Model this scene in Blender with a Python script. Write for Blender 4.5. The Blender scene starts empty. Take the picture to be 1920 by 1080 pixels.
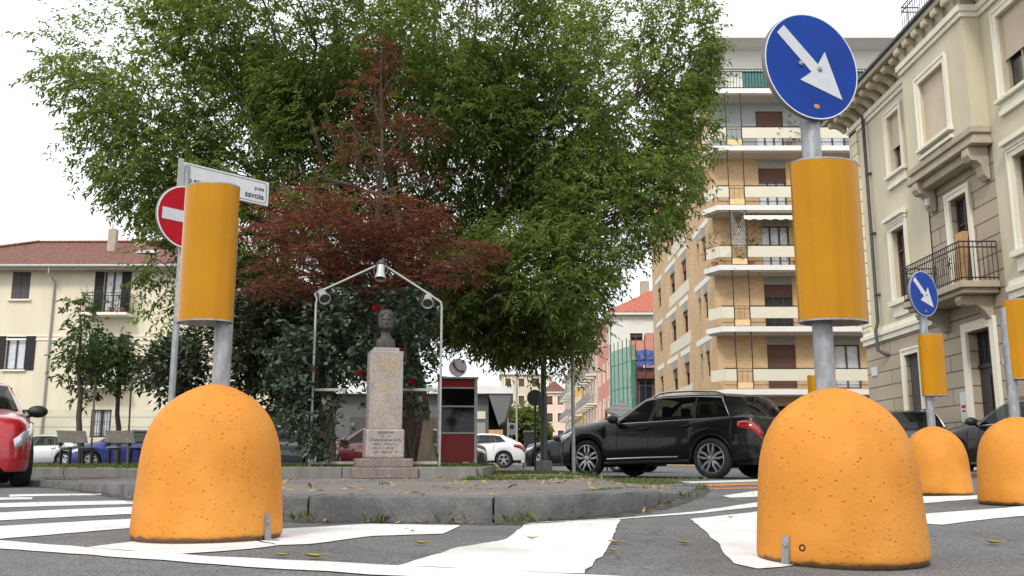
import bpy, bmesh, math, random
import numpy as np
from mathutils import Vector, Matrix
R = math.radians
random.seed(7)
rng = np.random.default_rng(7)
S = bpy.context.scene
COL = S.collection
# ---------------------------------------------------------------- camera
F = 1750.0; H = 0.34; TH = math.atan(323 / F)
CT, ST = math.cos(TH), math.sin(TH)
def ray(px, py):
    u = px - 960; v = 540 - py
    return u, F * CT - v * ST, F * ST + v * CT
def at(px, py, Y):
    u, a, b = ray(px, py)
    return Vector((u / a * Y, Y, H + b / a * Y))
def gz(x, y):
    d = -0.056 * math.exp(-((x - 1.45) / 1.0) ** 2 - ((y - 3.6) / 1.2) ** 2)
    if y < 14:
        d += 0.006 * math.sin(1.7 * x + 0.6 * y) * math.sin(0.9 * y + 0.7 * x)
    return d
def gp(px, py, z=None):
    u, a, b = ray(px, py)
    zz = 0.0 if z is None else z
    for _ in range(8):
        Y = (zz - H) * a / b
        X = u / a * Y
        if z is None: zz = gz(X, Y)
    return Vector((X, Y, zz))
cd = bpy.data.cameras.new('camera'); cam = bpy.data.objects.new('camera', cd); COL.objects.link(cam)
cam.location = (0, 0, H); cam.rotation_euler = (R(90) + TH, 0, 0)
cd.sensor_width = 36; cd.lens = 36 * F / 1920; cd.clip_end = 3000; cd.clip_start = 0.05
S.camera = cam
# ---------------------------------------------------------------- light
w = bpy.data.worlds.new("World"); S.world = w; w.use_nodes = True
nt = w.node_tree; nt.nodes.clear()
def nn(tree, t, **k):
    n = tree.nodes.new(t)
    for a, b in k.items(): setattr(n, a, b)
    return n
SUN_EL, SUN_AZ = R(43), R(200)
sky = nn(nt, 'ShaderNodeTexSky', sky_type='NISHITA', sun_disc=False, sun_elevation=SUN_EL, sun_rotation=SUN_AZ, dust_density=3.0)
hsv = nn(nt, 'ShaderNodeHueSaturation'); hsv.inputs['Saturation'].default_value = 0.15
mixn = nn(nt, 'ShaderNodeMixRGB'); mixn.inputs[0].default_value = 0.8; mixn.inputs[2].default_value = (11.0, 11.2, 11.6, 1)
# soft uneven overcast
tc = nn(nt, 'ShaderNodeTexCoord'); cn = nn(nt, 'ShaderNodeTexNoise'); cn.inputs['Scale'].default_value = 2.2; cn.inputs['Detail'].default_value = 5
cr = nn(nt, 'ShaderNodeMapRange'); cr.inputs[1].default_value = .3; cr.inputs[2].default_value = .7; cr.inputs[3].default_value = .9; cr.inputs[4].default_value = 1.1
mul = nn(nt, 'ShaderNodeMixRGB', blend_type='MULTIPLY'); mul.inputs[0].default_value = 1
bg = nn(nt, 'ShaderNodeBackground'); bg.inputs[1].default_value = 0.105
wo = nn(nt, 'ShaderNodeOutputWorld')
L = nt.links.new
L(sky.outputs[0], hsv.inputs['Color']); L(hsv.outputs[0], mixn.inputs[1])
L(tc.outputs['Generated'], cn.inputs['Vector']); L(cn.outputs['Fac'], cr.inputs[0])
L(mixn.outputs[0], mul.inputs[1]); L(cr.outputs[0], mul.inputs[2]); L(mul.outputs[0], bg.inputs[0]); L(bg.outputs[0], wo.inputs[0])
sd = bpy.data.lights.new('sun', 'SUN'); sd.energy = 1.5; sd.angle = R(11); sd.color = (1, .96, .9)
so = bpy.data.objects.new('sun', sd); COL.objects.link(so)
# sun behind the viewer's left shoulder
sdir = Vector((math.cos(SUN_EL) * math.sin(SUN_AZ), math.cos(SUN_EL) * math.cos(SUN_AZ), math.sin(SUN_EL)))
so.rotation_euler = sdir.to_track_quat('Z', 'Y').to_euler()
so.location = (0, 0, 60)
S.view_settings.view_transform = 'Standard'; S.view_settings.look = 'None'
S.view_settings.exposure = 0.42; S.view_settings.gamma = 1
S.render.engine = 'CYCLES'
S.cycles.max_bounces = 8; S.cycles.diffuse_bounces = 6; S.cycles.glossy_bounces = 3; S.cycles.transparent_max_bounces = 8
S.cycles.transmission_bounces = 3; S.cycles.caustics_reflective = False; S.cycles.caustics_refractive = False
S.cycles.use_denoising = True
# ---------------------------------------------------------------- materials
def hexc(r, g, b):
    f = lambda c: ((c / 255 + .055) / 1.055) ** 2.4 if c > 10 else c / 255 / 12.92
    return (f(r), f(g), f(b))
def base(name):
    m = bpy.data.materials.new(name); m.use_nodes = True
    t = m.node_tree; t.nodes.clear()
    o = t.nodes.new('ShaderNodeOutputMaterial'); p = t.nodes.new('ShaderNodeBsdfPrincipled')
    t.links.new(p.outputs[0], o.inputs[0])
    return m, t, p, o
def coords(t, kind='Object', scale=None):
    c = t.nodes.new('ShaderNodeTexCoord')
    if scale is None: return c.outputs[kind]
    mp = t.nodes.new('ShaderNodeMapping'); mp.inputs['Scale'].default_value = scale
    t.links.new(c.outputs[kind], mp.inputs[0]); return mp.outputs[0]
def noise(t, vec, scale, detail=4, rough=.55):
    n = t.nodes.new('ShaderNodeTexNoise'); n.inputs['Scale'].default_value = scale
    n.inputs['Detail'].default_value = detail; n.inputs['Roughness'].default_value = rough
    t.links.new(vec, n.inputs['Vector']); return n.outputs['Fac']
def ramp(t, fac, stops):
    r = t.nodes.new('ShaderNodeValToRGB'); e = r.color_ramp.elements
    while len(e) < len(stops): e.new(.5)
    for q, (p, c) in zip(e, stops):
        q.position = p; q.color = (c[0], c[1], c[2], 1) if len(c) == 3 else c
    t.links.new(fac, r.inputs[0]); return r.outputs[0]
def mixc(t, fac, a, b, mode='MIX'):
    m = t.nodes.new('ShaderNodeMixRGB'); m.blend_type = mode
    for i, v in ((0, fac), (1, a), (2, b)):
        if isinstance(v, (int, float)): m.inputs[i].default_value = v if i == 0 else (v, v, v, 1)
        elif isinstance(v, tuple): m.inputs[i].default_value = (*v, 1)
        else: t.links.new(v, m.inputs[i])
    return m.outputs[0]
def bump(t, p, h, strength=.3, dist=.01):
    b = t.nodes.new('ShaderNodeBump'); b.inputs['Strength'].default_value = strength; b.inputs['Distance'].default_value = dist
    t.links.new(h, b.inputs['Height']); t.links.new(b.outputs[0], p.inputs['Normal'])
def sc(c, k): return tuple(min(1, x * k) for x in c)
def M(name, col, rough=.6, metal=0, var=.12, scale=4, bs=0, bscale=60, bdist=.004, coat=0, spec=.5, streak=False):
    m, t, p, o = base(name)
    v = coords(t)
    if streak: v2 = coords(t, scale=(1, 1, .12))
    else: v2 = v
    f = noise(t, v2, scale, 6, .6)
    c = ramp(t, f, [(.3, sc(col, 1 - var)), (.7, sc(col, 1 + var))])
    if streak and rough > .84:
        c = mixc(t, 1, c, ramp(t, noise(t, coords(t, scale=(.8, .8, .22)), 1.1, 8, .72), [(.34, (.88, .865, .84)), (.60, (1, 1, 1))]), 'MULTIPLY')
    t.links.new(c, p.inputs['Base Color'])
    p.inputs['Roughness'].default_value = rough; p.inputs['Metallic'].default_value = metal
    p.inputs['Coat Weight'].default_value = coat; p.inputs['Coat Roughness'].default_value = .05
    p.inputs['Specular IOR Level'].default_value = spec
    if bs: bump(t, p, noise(t, v, bscale, 3), bs, bdist)
    return m
MT = {}
def asphalt():
    m, t, p, o = base('asphalt'); v = coords(t)
    vo = t.nodes.new('ShaderNodeTexVoronoi'); vo.inputs['Scale'].default_value = 160; t.links.new(v, vo.inputs['Vector'])
    agg = ramp(t, vo.outputs['Color'], [(0, (.06, .06, .062)), (.55, (.125, .125, .124)), (1, (.26, .255, .25))])
    big = ramp(t, noise(t, v, .9, 6, .65), [(.3, (.75, .74, .72)), (.5, (1, 1, 1)), (.72, (1.25, 1.23, 1.2))])
    c = mixc(t, 1, agg, big, 'MULTIPLY')
    st = ramp(t, noise(t, coords(t, scale=(1, 2.5, 1)), 1.7, 7, .7), [(.56, (0, 0, 0)), (.66, (1, 1, 1))])
    c = mixc(t, mixc(t, .5, st, (0, 0, 0)), c, (.22, .215, .20))
    wv = t.nodes.new('ShaderNodeTexVoronoi'); wv.feature = 'DISTANCE_TO_EDGE'; wv.inputs['Scale'].default_value = .75
    wn = t.nodes.new('ShaderNodeTexNoise'); wn.inputs['Scale'].default_value = 2.5; t.links.new(v, wn.inputs['Vector'])
    wm = t.nodes.new('ShaderNodeVectorMath'); wm.operation = 'ADD'; t.links.new(v, wm.inputs[0]); t.links.new(wn.outputs['Color'], wm.inputs[1])
    t.links.new(wm.outputs[0], wv.inputs['Vector'])
    ck = ramp(t, wv.outputs['Distance'], [(0, (.35, .35, .35)), (.012, (1, 1, 1))])
    c = mixc(t, .6, c, ck, 'MULTIPLY')
    t.links.new(c, p.inputs['Base Color']); p.inputs['Roughness'].default_value = .9
    bump(t, p, vo.outputs['Distance'], .6, .006)
    return m
MT['asphalt'] = asphalt()
def paver():
    m, t, p, o = base('worn_pavement'); v = coords(t)
    vo = t.nodes.new('ShaderNodeTexVoronoi'); vo.inputs['Scale'].default_value = 120; t.links.new(v, vo.inputs['Vector'])
    agg = ramp(t, vo.outputs['Color'], [(0, (.10, .095, .092)), (.6, (.17, .155, .15)), (1, (.27, .25, .24))])
    big = ramp(t, noise(t, v, .8, 6, .65), [(.3, (.72, .68, .66)), (.5, (1, .97, .95)), (.7, (1.3, 1.22, 1.18))])
    c = mixc(t, 1, agg, big, 'MULTIPLY')
    ms = ramp(t, noise(t, v, 1.6, 8, .75), [(.55, (0, 0, 0)), (.68, (1, 1, 1))])
    c = mixc(t, mixc(t, .55, ms, (0, 0, 0)), c, (.075, .085, .03))
    t.links.new(c, p.inputs['Base Color']); p.inputs['Roughness'].default_value = .92
    bump(t, p, noise(t, v, 70, 4), .5, .008)
    return m
MT['paver'] = paver()
def roadpaint():
    m, t, p, o = base('road_paint'); v = coords(t)
    c = ramp(t, noise(t, v, 2.2, 7, .7), [(.3, (.60, .59, .57)), (.6, (.80, .80, .78))])
    wr = ramp(t, noise(t, v, 34, 6, .75), [(.54, (0, 0, 0)), (.70, (1, 1, 1))])
    w2 = ramp(t, noise(t, v, 1.6, 5, .6), [(.42, (.15, .15, .15)), (.62, (1, 1, 1))])
    wf = mixc(t, 1, wr, w2, 'MULTIPLY')
    c = mixc(t, wf, c, (.2, .19, .18))
    c = mixc(t, 1, c, ramp(t, noise(t, coords(t, scale=(.5, 1.6, 1)), 1.4, 6, .65), [(.35, (.80, .79, .77)), (.6, (1, 1, 1))]), 'MULTIPLY')
    t.links.new(c, p.inputs['Base Color']); p.inputs['Roughness'].default_value = .8
    bump(t, p, noise(t, v, 140, 3), .5, .004)
    return m
MT['paint'] = roadpaint()
def concrete_paint():
    m, t, p, o = base('painted_concrete'); v = coords(t)
    c = ramp(t, noise(t, v, 5, 6, .6), [(.3, (.54, .198, .014)), (.55, (.60, .226, .018)), (.75, (.65, .258, .028))])
    st = ramp(t, noise(t, coords(t, scale=(9, 9, 1.1)), 1.3, 6, .65), [(.52, (0, 0, 0)), (.75, (1, 1, 1))])
    c = mixc(t, mixc(t, .86, st, (0, 0, 0)), c, (.42, .17, .03))
    fd = ramp(t, noise(t, v, 2.3, 6, .6), [(.48, (0, 0, 0)), (.70, (1, 1, 1))])
    c = mixc(t, mixc(t, .35, (0, 0, 0), fd), c, (.70, .34, .075))
    sf = ramp(t, noise(t, coords(t, scale=(5, 5, 22)), 1.5, 6, .7), [(.64, (0, 0, 0)), (.70, (1, 1, 1))])
    sf2 = ramp(t, noise(t, v, 3.1, 3), [(.50, (0, 0, 0)), (.62, (1, 1, 1))])
    c = mixc(t, mixc(t, .5, (0, 0, 0), mixc(t, 1, sf, sf2, 'MULTIPLY')), c, (.22, .14, .075))
    vo = t.nodes.new('ShaderNodeTexVoronoi'); vo.inputs['Scale'].default_value = 46; vo.inputs['Randomness'].default_value = 1
    wn = t.nodes.new('ShaderNodeTexNoise'); wn.inputs['Scale'].default_value = 45; wn.inputs['Detail'].default_value = 2
    t.links.new(v, wn.inputs['Vector'])
    wm = t.nodes.new('ShaderNodeMixRGB'); wm.inputs[0].default_value = .022; t.links.new(coords(t, scale=(1, 1, 1.5)), wm.inputs[1]); t.links.new(wn.outputs['Color'], wm.inputs[2])
    t.links.new(wm.outputs[0], vo.inputs['Vector'])
    sel = ramp(t, noise(t, v, 11, 3), [(.30, (0, 0, 0)), (.52, (1, 1, 1))])
    pit = ramp(t, vo.outputs['Distance'], [(.17, (1, 1, 1)), (.29, (0, 0, 0))])
    pr = t.nodes.new('ShaderNodeSeparateColor'); t.links.new(vo.outputs['Color'], pr.inputs[0])
    few = ramp(t, pr.outputs[0], [(.60, (0, 0, 0)), (.66, (1, 1, 1))])
    pf = mixc(t, 1, mixc(t, 1, pit, sel, 'MULTIPLY'), few, 'MULTIPLY')
    c = mixc(t, mixc(t, .62, (0, 0, 0), pf), c, (.16, .06, .012))
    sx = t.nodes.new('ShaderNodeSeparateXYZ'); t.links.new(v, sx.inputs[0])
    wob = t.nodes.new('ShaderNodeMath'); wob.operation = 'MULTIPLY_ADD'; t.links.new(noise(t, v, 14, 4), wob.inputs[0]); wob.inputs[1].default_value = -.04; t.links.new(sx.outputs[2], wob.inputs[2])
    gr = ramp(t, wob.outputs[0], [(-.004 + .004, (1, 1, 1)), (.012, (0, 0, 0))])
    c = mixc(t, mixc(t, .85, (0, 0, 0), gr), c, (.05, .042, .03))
    t.links.new(c, p.inputs['Base Color']); p.inputs['Roughness'].default_value = .72
    hb = t.nodes.new('ShaderNodeMath'); hb.operation = 'SUBTRACT'
    t.links.new(noise(t, v, 34, 4), hb.inputs[0]); t.links.new(pf, hb.inputs[1])
    bump(t, p, hb.outputs[0], .55, .004)
    return m
MT['bollard'] = concrete_paint()
def sleeve():
    m, t, p, o = base('reflective_sheet'); v = coords(t)
    c = ramp(t, noise(t, v, 3, 4), [(.3, (.43, .186, .0)), (.7, (.49, .214, .0))])
    ck = t.nodes.new('ShaderNodeTexVoronoi'); ck.feature = 'DISTANCE_TO_EDGE'; ck.inputs['Scale'].default_value = 190; t.links.new(v, ck.inputs['Vector'])
    c = mixc(t, .28, c, ramp(t, ck.outputs['Distance'], [(.0, (.35, .35, .35)), (.10, (1, 1, 1))]), 'MULTIPLY')
    st = ramp(t, noise(t, coords(t, scale=(14, 14, .35)), 1.2, 5, .6), [(.5, (1, 1, 1)), (.8, (.82, .8, .78))])
    c = mixc(t, 1, c, st, 'MULTIPLY')
    sr = ramp(t, noise(t, coords(t, scale=(3, 3, 40)), 2.2, 5, .7), [(.68, (0, 0, 0)), (.72, (1, 1, 1))])
    s2 = ramp(t, noise(t, v, 5, 3), [(.52, (0, 0, 0)), (.6, (1, 1, 1))])
    c = mixc(t, mixc(t, .4, (0, 0, 0), mixc(t, 1, sr, s2, 'MULTIPLY')), c, (.30, .18, .08))
    t.links.new(c, p.inputs['Base Color']); p.inputs['Roughness'].default_value = .2; p.inputs['Specular IOR Level'].default_value = .16
    p.inputs['Coat Weight'].default_value = .08; p.inputs['Coat Roughness'].default_value = .1
    bump(t, p, noise(t, coords(t, scale=(17, 17, .10)), 1.0, 2), .7, .006)
    return m
MT['sleeve'] = sleeve()
def gutter():
    m, t, p, o = base('gutter_grime'); v = coords(t)
    p.inputs['Base Color'].default_value = (.03, .028, .024, 1); p.inputs['Roughness'].default_value = .95
    tr = t.nodes.new('ShaderNodeBsdfTransparent'); mx = t.nodes.new('ShaderNodeMixShader')
    t.links.new(ramp(t, noise(t, v, 9, 7, .7), [(.42, (0, 0, 0)), (.62, (.8, .8, .8))]), mx.inputs[0])
    t.links.new(tr.outputs[0], mx.inputs[1]); t.links.new(p.outputs[0], mx.inputs[2]); t.links.new(mx.outputs[0], o.inputs[0]); return m
MT['grime'] = gutter()
def galv():
    m, t, p, o = base('galvanised_steel'); v = coords(t)
    c = ramp(t, noise(t, coords(t, scale=(1, 1, .35)), 26, 6, .65), [(.3, (.20, .21, .22)), (.5, (.29, .30, .31)), (.72, (.42, .43, .44))])
    st = ramp(t, noise(t, coords(t, scale=(8, 8, .8)), 2, 5), [(.6, (0, 0, 0)), (.75, (1, 1, 1))])
    c = mixc(t, mixc(t, .4, (0, 0, 0), st), c, (.16, .15, .14))
    t.links.new(c, p.inputs['Base Color']); p.inputs['Metallic'].default_value = .55
    r = t.nodes.new('ShaderNodeMapRange'); r.inputs[3].default_value = .38; r.inputs[4].default_value = .62
    t.links.new(noise(t, v, 30, 4), r.inputs[0]); t.links.new(r.outputs[0], p.inputs['Roughness'])
    return m
MT['galv'] = galv()
def granite(name, a, b, c_):
    m, t, p, o = base(name); v = coords(t)
    vo = t.nodes.new('ShaderNodeTexVoronoi'); vo.inputs['Scale'].default_value = 90; t.links.new(v, vo.inputs['Vector'])
    c = ramp(t, vo.outputs['Color'], [(.1, a), (.45, b), (.9, c_)])
    c = mixc(t, 1, c, ramp(t, noise(t, coords(t, scale=(2, 2, .7)), 3, 6), [(.3, (.8, .79, .77)), (.7, (1.12, 1.1, 1.08))]), 'MULTIPLY')
    t.links.new(c, p.inputs['Base Color']); p.inputs['Roughness'].default_value = .7
    bump(t, p, noise(t, v, 120, 3), .3, .003)
    return m
MT['granite'] = granite('pink_granite', (.22, .192, .172), (.31, .275, .248), (.385, .345, .315))
MT['granite_dark'] = granite('brown_granite', (.14, .105, .095), (.20, .155, .14), (.27, .22, .20))
MT['kerb'] = granite('kerb_stone', (.10, .10, .10), (.17, .17, .168), (.27, .27, .265))
def kerbm():
    m, t, p, o = base('rough_kerb_stone'); v = coords(t)
    vo = t.nodes.new('ShaderNodeTexVoronoi'); vo.inputs['Scale'].default_value = 210; t.links.new(v, vo.inputs['Vector'])
    c = ramp(t, vo.outputs['Color'], [(.1, (.085, .085, .087)), (.5, (.112, .112, .11)), (.9, (.145, .145, .14))])
    c = mixc(t, 1, c, ramp(t, noise(t, v, 4.5, 8, .7), [(.3, (.75, .75, .75)), (.5, (1.2, 1.2, 1.2)), (.72, (1.6, 1.58, 1.53))]), 'MULTIPLY')
    ms = ramp(t, noise(t, v, 3.3, 8, .7), [(.62, (0, 0, 0)), (.72, (1, 1, 1))])
    c = mixc(t, mixc(t, .5, (0, 0, 0), ms), c, (.05, .07, .025))
    t.links.new(c, p.inputs['Base Color']); p.inputs['Roughness'].default_value = .9
    bump(t, p, noise(t, v, 38, 7, .7), .9, .012)
    return m
MT['kerb'] = kerbm()
def leafmat(name, stops, rough=.5, trans=.3, patch=.25, pscale=.9, spec=.3):
    m, t, p, o = base(name)
    g = t.nodes.new('ShaderNodeNewGeometry')
    c = ramp(t, g.outputs['Random Per Island'], stops)
    f = noise(t, coords(t), pscale, 4)
    c = mixc(t, 1, c, ramp(t, f, [(.3, (1 - patch,) * 3), (.7, (1 + patch,) * 3)]), 'MULTIPLY')
    t.links.new(c, p.inputs['Base Color']); p.inputs['Roughness'].default_value = rough; p.inputs['Specular IOR Level'].default_value = spec
    tr = t.nodes.new('ShaderNodeBsdfTranslucent'); t.links.new(mixc(t, 1, c, (1.15, 1.2, .7), 'MULTIPLY'), tr.inputs[0])
    mx = t.nodes.new('ShaderNodeMixShader'); mx.inputs[0].default_value = trans
    t.links.new(p.outputs[0], mx.inputs[1]); t.links.new(tr.outputs[0], mx.inputs[2]); t.links.new(mx.outputs[0], o.inputs[0])
    return m
MT['leaf_green'] = leafmat('green_leaf', [(0, (.105, .152, .046)), (.45, (.155, .215, .064)), (.8, (.20, .262, .085)), (1, (.25, .29, .115))], .65, .56, spec=.15, patch=.18)
MT['leaf_young'] = leafmat('young_green_leaf', [(0, (.04, .075, .025)), (.6, (.075, .125, .04)), (1, (.12, .17, .06))], .5, .35)
MT['leaf_red'] = leafmat('red_leaf', [(0, (.105, .038, .030)), (.5, (.20, .062, .047)), (.85, (.28, .088, .067)), (1, (.34, .18, .135))], .55, .38)
MT['leaf_gloss'] = leafmat('glossy_dark_leaf', [(0, (.022, .034, .016)), (.6, (.045, .06, .028)), (1, (.085, .10, .055))], .3, .1, spec=.6)
MT['leaf_rose'] = leafmat('rose_leaf', [(0, (.032, .054, .034)), (.6, (.066, .102, .062)), (1, (.13, .17, .115))], .4, .2, spec=.5)
MT['petal'] = leafmat('red_petal', [(0, (.34, .008, .02)), (1, (.55, .015, .035))], .5, .25)
MT['grass'] = leafmat('grass_blade', [(0, (.06, .10, .02)), (.6, (.10, .15, .035)), (1, (.19, .19, .07))], .6, .3)
MT['litter'] = leafmat('dry_leaf', [(0, (.22, .12, .035)), (.5, (.40, .27, .06)), (1, (.52, .42, .16))], .7, .15, patch=.1)
MT['litter2'] = leafmat('yellow_leaf', [(0, (.42, .30, .06)), (1, (.55, .45, .12))], .6, .2, patch=.35, pscale=25)
MT['bark'] = M('bark', (.10, .075, .055), .9, var=.45, scale=9, bs=1, bscale=22, bdist=.03, streak=True)
MT['twig'] = M('twig_bark', (.075, .06, .045), .9, var=.3, scale=9)
MT['soil'] = M('mossy_ground', (.085, .095, .035), .95, var=.5, scale=2.2, bs=.8, bscale=40, bdist=.02)
def tiles(name, a, b):
    m, t, p, o = base(name)
    v = coords(t)
    wv = t.nodes.new('ShaderNodeTexWave'); wv.wave_type = 'BANDS'; wv.bands_direction = 'X'; wv.inputs['Scale'].default_value = 1.3; wv.inputs['Distortion'].default_value = .6
    t.links.new(v, wv.inputs['Vector'])
    c = ramp(t, noise(t, v, 5, 8, .85), [(.36, sc(a, .8)), (.5, b), (.62, sc(b, 1.9))])
    c = mixc(t, .5, c, ramp(t, wv.outputs['Fac'], [(0, (.45, .42, .4)), (.6, (1.1, 1.1, 1.1))]), 'MULTIPLY')
    t.links.new(c, p.inputs['Base Color']); p.inputs['Roughness'].default_value = .85
    bump(t, p, wv.outputs['Fac'], .8, .06)
    return m
MT['tile'] = tiles('clay_tiles', (.085, .036, .027), (.17, .068, .047))
MT['tile_red'] = tiles('red_tiles', (.32, .085, .05), (.42, .12, .075))
def wallpos(t):
    c = t.nodes.new('ShaderNodeTexCoord'); s = t.nodes.new('ShaderNodeSeparateXYZ'); t.links.new(c.outputs['Object'], s.inputs[0])
    a = t.nodes.new('ShaderNodeMath'); t.links.new(s.outputs[0], a.inputs[0]); t.links.new(s.outputs[1], a.inputs[1])
    k = t.nodes.new('ShaderNodeCombineXYZ'); t.links.new(a.outputs[0], k.inputs[0]); t.links.new(s.outputs[2], k.inputs[1])
    return k.outputs[0], c.outputs['Object']
def bricks(name, c1, c2, mortar, bw, bh, ms, bstr=.4, off=.5, bd=.01):
    m, t, p, o = base(name); v, ob = wallpos(t)
    b = t.nodes.new('ShaderNodeTexBrick'); t.links.new(v, b.inputs['Vector'])
    b.inputs['Color1'].default_value = (*c1, 1); b.inputs['Color2'].default_value = (*c2, 1); b.inputs['Mortar'].default_value = (*mortar, 1)
    b.inputs['Scale'].default_value = 1; b.inputs['Brick Width'].default_value = bw; b.inputs['Row Height'].default_value = bh
    b.inputs['Mortar Size'].default_value = ms; b.inputs['Mortar Smooth'].default_value = .1; b.offset = off
    c = mixc(t, 1, b.outputs['Color'], ramp(t, noise(t, ob, .6, 7, .65), [(.3, (.85, .84, .82)), (.7, (1.1, 1.1, 1.1))]), 'MULTIPLY')
    t.links.new(c, p.inputs['Base Color']); p.inputs['Roughness'].default_value = .85
    inv = t.nodes.new('ShaderNodeMath'); inv.operation = 'SUBTRACT'; inv.inputs[0].default_value = 1; t.links.new(b.outputs['Fac'], inv.inputs[1])
    bump(t, p, inv.outputs[0], bstr, bd)
    return m
MT['brick'] = bricks('tan_brick', hexc(188, 156, 114), hexc(204, 173, 131), hexc(196, 170, 136), .26, .075, .008)
MT['rustic'] = bricks('rusticated_stone', hexc(172, 158, 138), hexc(178, 164, 144), hexc(104, 94, 82), 3.9, .44, .018, .9, .5, .03)
MT['rustic_pale'] = bricks('banded_plaster', hexc(205, 200, 176), hexc(208, 203, 180), hexc(130, 126, 110), 9, .5, .014, .6, .5, .02)
MT['quoin'] = bricks('quoin_stone', hexc(226, 220, 190), hexc(228, 222, 194), hexc(150, 144, 120), 5, .42, .02, .9, 0, .03)
MT['cream'] = M('cream_plaster', hexc(224, 215, 190), .88, var=.05, scale=.7, bs=.15, bscale=30, streak=True)
MT['cream2'] = M('beige_plaster', hexc(207, 198, 172), .88, var=.05, scale=.6, bs=.15, bscale=30, streak=True)
MT['trim'] = M('pale_stucco_trim', hexc(230, 225, 206), .8, var=.06, scale=2, streak=True)
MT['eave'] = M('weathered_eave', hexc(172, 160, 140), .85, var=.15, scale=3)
MT['modillion'] = M('weathered_modillion', hexc(196, 186, 158), .85, var=.15, scale=3)
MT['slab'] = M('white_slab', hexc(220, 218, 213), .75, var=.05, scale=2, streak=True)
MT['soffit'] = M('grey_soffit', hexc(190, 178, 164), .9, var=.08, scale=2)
MT['panel'] = M('cream_panel', hexc(212, 205, 184), .8, var=.04, scale=1)
MT['panel_orange'] = M('ochre_panel', hexc(228, 196, 142), .8, var=.06, scale=3)
MT['grey_panel'] = M('grey_panel', hexc(146, 146, 138), .8, var=.06, scale=2)
MT['bluegrey'] = M('bluegrey_plaster', hexc(150, 154, 152), .85, var=.06, scale=1)
MT['shutter_brown'] = bricks('brown_roller_shutter', hexc(104, 74, 64), hexc(108, 78, 68), hexc(70, 48, 42), 20, .055, .008, .6, 0)
MT['shutter_beige'] = bricks('beige_roller_shutter', hexc(206, 190, 168), hexc(208, 192, 170), hexc(170, 156, 136), 20, .06, .008, .5, 0)
MT['shutter_dark'] = bricks('dark_louvre', hexc(52, 48, 50), hexc(56, 52, 54), hexc(22, 20, 22), 20, .07, .016, .8, 0)
MT['shutter_grey'] = bricks('grey_louvre', hexc(94, 90, 90), hexc(97, 93, 93), hexc(66, 62, 62), 20, .07, .016, .8, 0)
MT['wood_dark'] = M('dark_wood', hexc(70, 50, 42), .55, var=.2, scale=8)
MT['door_dark'] = M('dark_door_paint', hexc(42, 38, 42), .4, var=.15, scale=6)
MT['iron'] = M('black_iron', (.02, .02, .021), .5, .3, var=.2, scale=8)
MT['dkgrey'] = M('dark_grey_paint', (.075, .075, .075), .6, .2, var=.25, scale=10, streak=True)
MT['dark'] = M('dark_interior', (.012, .012, .013), .8)
MT['black_plastic'] = M('black_plastic', (.018, .018, .019), .5, var=.2, scale=8)
MT['rubber'] = M('rubber', (.018, .018, .018), .85, var=.25, scale=14)
MT['alloy'] = M('alloy_rim', (.42, .42, .43), .3, .8, var=.08, scale=6)
MT['chrome'] = M('satin_trim', (.5, .5, .51), .25, .9, var=.05)
MT['curtain'] = M('curtained_glass', hexc(196, 202, 206), .18, var=.18, scale=5, coat=.5)
MT['pane'] = M('window_glass', (.03, .035, .04), .06, var=.3, scale=1.5, spec=.8)
MT['pane_lit'] = M('reflecting_glass', hexc(150, 156, 164), .12, var=.25, scale=2, spec=.8)
MT['aluminium'] = M('anodised_aluminium', (.46, .46, .44), .4, .4, var=.1, scale=7)
MT['framepaint'] = M('pale_grey_paint', (.36, .355, .335), .45, .2, var=.1, scale=8)
MT['bronze'] = M('grey_bronze', (.052, .046, .043), .5, .3, var=.3, scale=12, bs=.3, bscale=60)
MT['redpanel'] = M('red_panel', (.25, .016, .015), .4, var=.12, scale=3)
MT['white'] = M('white_sign', (.55, .56, .57), .35, var=.06, scale=9)
MT['signgrey'] = M('silver_reflective', (.52, .54, .56), .42, var=.06, scale=30)
MT['signwhite'] = M('white_reflective', (.66, .67, .69), .4, var=.05, scale=20)
MT['signblue'] = M('blue_sign', (.006, .042, .26), .5, var=.14, scale=7, spec=.15)
MT['signred'] = M('red_sign', (.38, .004, .012), .5, var=.1, scale=7, spec=.15)
MT['signback'] = M('sign_back', (.16, .16, .165), .6, .3, var=.15)
MT['rust'] = M('rust_spot', (.42, .22, .07), .8, var=.4, scale=60)
MT['ink'] = M('dark_ink', (.035, .045, .065), .6)
MT['gold'] = M('faded_gold_lettering', (.52, .36, .13), .5, var=.3, scale=40)
MT['engraved'] = M('engraved_lettering', (.09, .075, .07), .8, var=.3, scale=40)
MT['greywall'] = M('grey_concrete', (.12, .12, .118), .85, var=.15, scale=1.5, bs=.2)
MT['canopygrey'] = M('canopy_metal', (.13, .13, .128), .6, var=.1, scale=1)
MT['stonewall'] = M('low_wall_stone', (.20, .19, .175), .9, var=.25, scale=6, bs=.6, bscale=40, bdist=.01, streak=True)
MT['pinkwall'] = M('pink_plaster', hexc(208, 142, 124), .88, var=.05, scale=1)
MT['palepink'] = M('pale_pink_plaster', hexc(226, 196, 182), .88, var=.05, scale=1)
MT['yellowwall'] = M('ochre_plaster', hexc(226, 178, 96), .88, var=.05, scale=1)
MT['whitewall'] = M('white_plaster', hexc(226, 224, 214), .88, var=.05, scale=1)
MT['net'] = None
MT['tarp'] = M('blue_tarpaulin', (.055, .10, .33), .5, var=.25, scale=4, bs=.8, bscale=3, bdist=.2)
MT['benchwood'] = M('weathered_wood', (.24, .22, .19), .8, var=.2, scale=9)
MT['canopytile'] = bricks('ribbed_roof', (.17, .165, .16), (.19, .18, .175), (.09, .09, .09), .55, .18, .02, .6, 0)
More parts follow.
